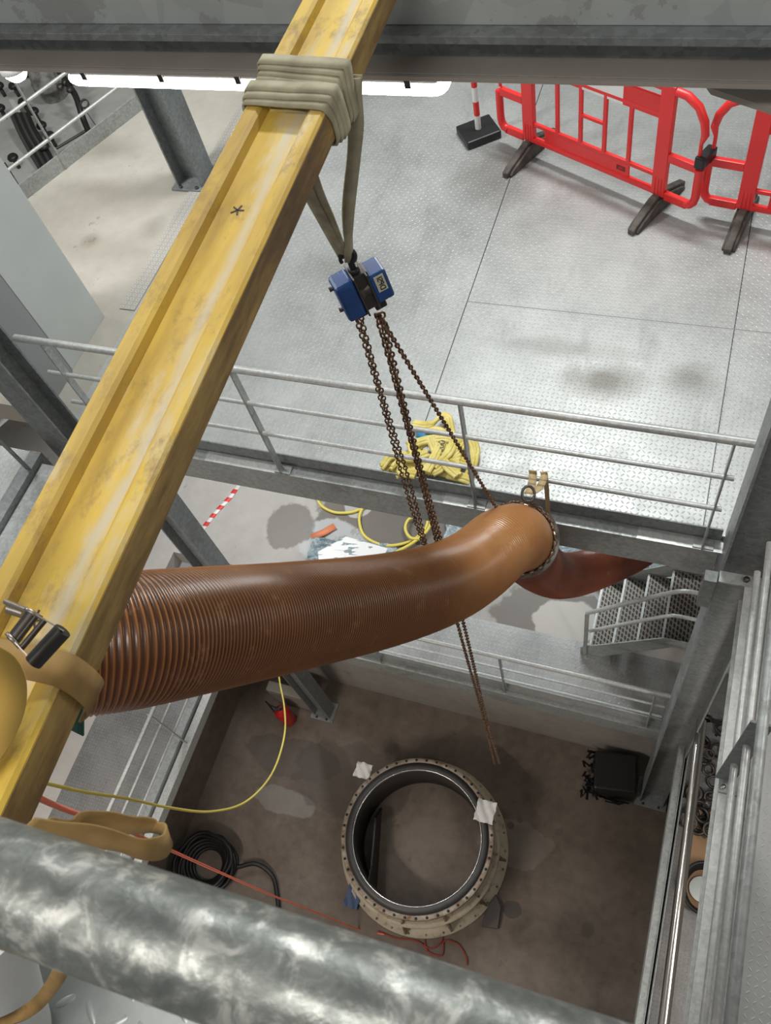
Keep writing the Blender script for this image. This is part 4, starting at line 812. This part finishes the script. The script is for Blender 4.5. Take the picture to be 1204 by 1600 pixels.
for k in range(26):
    x, y = random.uniform(.84, 1.32), random.uniform(2.0, 3.15)
    if proto is None:
        m = MB(); m.lathe([(.055, 0), (.075, .0), (.078, .045), (.055, .045)], (0, 0, 0), Z, 20, True); m.obox((.085, 0, .022), X, Y, Z, .02, .012, .014); proto = m.build('pipe_clamp', IRON, None, 0, (0, 0, 0)); o = proto
    else: o = proto.copy(); C.objects.link(o)
    o.location = (x, y, ZL + .02 + .05 * random.random() * 2); o.rotation_euler = (random.uniform(-.6, .6), random.uniform(-.6, .6), random.uniform(0, 6)); s = random.uniform(.7, 1.3); o.scale = (s, s, s)
    tag(o, 'dark oily pipe clamp in the pile on the lower deck beyond the cardboard', 'pipe clamp', 'pipe clamps piled on the lower deck')

# ---------------------------------------------------------------- machinery at the far upper left (below the diagonal railing)
zf = -7.0
mm = MB(); mm.box((-12, 4.4, zf - .1), (-6.2, 12, zf)); 
e_ = mm.v
struct('trim_8', MB().add([(-12.5, 4.0, zf), tuple(V((a0.x, a0.y, zf))), tuple(V((a1.x, a1.y, zf))), (a1.x, 12.5, zf), (-12.5, 12.5, zf)], [(0, 1, 2, 3, 4)]).add([(-12.5, 4.0, zf - .1), (a0.x, a0.y, zf - .1), (a1.x, a1.y, zf - .1), (a1.x, 12.5, zf - .1), (-12.5, 12.5, zf - .1)], [(4, 3, 2, 1, 0)]), concrete('concrete_machine_bay', (.36, .37, .35), (.50, .51, .48)))
c = P(88, 150, zf); t = thing('pump_unit', 'grey round pump housing with dark pipes beyond the diagonal railing', 'machine', (c.x, c.y, zf))
GP = mat('worn_grey_paint', (.24, .25, .24), .45); n = N(GP); n.col(n.ramp(n.noise(6, 6, .7), [(.35, (.10, .085, .08)), (.6, (.30, .31, .30))]))
MB().lathe([(0, .62), (.16, .62), (.2, .56), (.24, .3), (.26, .28), (.26, .2), (.2, .18), (.2, 0)], (c.x, c.y, zf), Z, 32).build('housing', GP, t)
m = MB(); m.lathe([(.14, .0), (.19, 0), (.19, .1), (.14, .1)], (c.x - .35, c.y + .5, zf + .4), X, 24, True); m.tube([V((c.x - .6, c.y + .45, zf + .35)), V((c.x + .1, c.y + .3, zf + .4))], .12, 20); m.build('motor_casing', GP, t)
m = MB(); m.tube(spline([P(88, 102, zf + .5), P(105, 130, zf + .5), P(118, 150, zf + .45), P(128, 180, zf + .3), P(138, 205, zf + .1)], 8), .045, 12); m.build('black_pipe', BLK, t)
m = MB()
for k in range(10):
    u, v_ = random.uniform(92, 118), random.uniform(110, 145); p = P(u, v_, zf + .5); m.lathe([(0, 0), (.05, 0), (.05, .04), (.03, .06), (0, .06)], p, V((random.uniform(-1, 1), random.uniform(-1, 1), 1)), 8)
m.build('valve_block', IRON, t)
t = thing('cable_bundle', 'thick bundle of dark cables at the far upper left', 'cable', P(50, 220, zf))
for k in range(6):
    m = MB(); m.tube(spline([P(18 + 5 * k, 178, zf + .3), P(30 + 5 * k, 205, zf + .25), P(46 + 5.5 * k, 235, zf + .12), P(62 + 5 * k, 262, zf + .08)], 6), .034, 8); m.build('cable', CABLE if k % 2 else DKIN, t)
m = MB(); m.prism([(-.05, 0), (.05, 0), (.05, .05), (-.05, .05)], P(20, 160, zf + .2), P(62, 235, zf + .1), X, Z); o = m.build('pale_duct', mat('pale_duct', (.55, .55, .52), .5)); tag(o, 'narrow pale duct beside the cable bundle', 'duct')
for k, (u, v_) in enumerate(((30, 150), (8, 150), (45, 175), (62, 190), (74, 212), (87, 228), (10, 185), (45, 120), (30, 262), (78, 245))):
    p = P(u, v_, zf); t = thing('hand_valve', 'dark valve', 'valve', p)
    t['label'] = ['small dark valve between the pump and the railing post', 'dark valve at the left edge beside the glowing lamp', 'dark valve on top of the cable bundle', 'dark valve right of the cable bundle', 'round dark knob beside the railing post', 'round dark knob just above the toe board', 'dark valve left of the cable bundle', 'dark valve behind the glowing lamp', 'dark valve at the foot of the cable bundle by the cabinet', 'low dark knob behind the toe board left of the post'][k]
    MB().lathe([(0, 0), (.03, 0), (.03, .15), (0, .15)], p, Z, 10).build('stem', IRON, t); MB().lathe([(0, .15), (.075, .15), (.08, .18), (.06, .21), (0, .21)], p, Z, 14).build('hand_wheel', BLK, t)
m = MB(); m.tube([P(5, 255, zf + .6), P(30, 295, zf + .3), P(45, 320, zf + .1)], .03, 8); m.tube([P(0, 262, zf + .6), P(28, 302, zf + .3)], .02, 8); o = m.build('black_pipe', BLK); tag(o, 'thin black pipes running down beside the pale cabinet edge', 'pipe')
m = MB(); m.tube([P(133, 205, zf + .12), P(88, 232, zf + .12)], .02, 8); o = m.build('floor_pipe', IRON); tag(o, 'thin pipe along the machine bay floor behind the toe board', 'pipe')
m = MB(); m.lathe([(.05, 0), (.065, 0), (.065, .03), (.05, .03)], P(133, 163, zf + .6), V((.2, -.6, 1)), 20, True); m.tube(spline([P(131, 167, zf + .6), P(140, 182, zf + .3), P(149, 195, zf + .1)], 5), .006, 6); o = m.build('hanging_ring', IRON); tag(o, 'small ring on a thin wire right of the black pump pipe', 'ring')
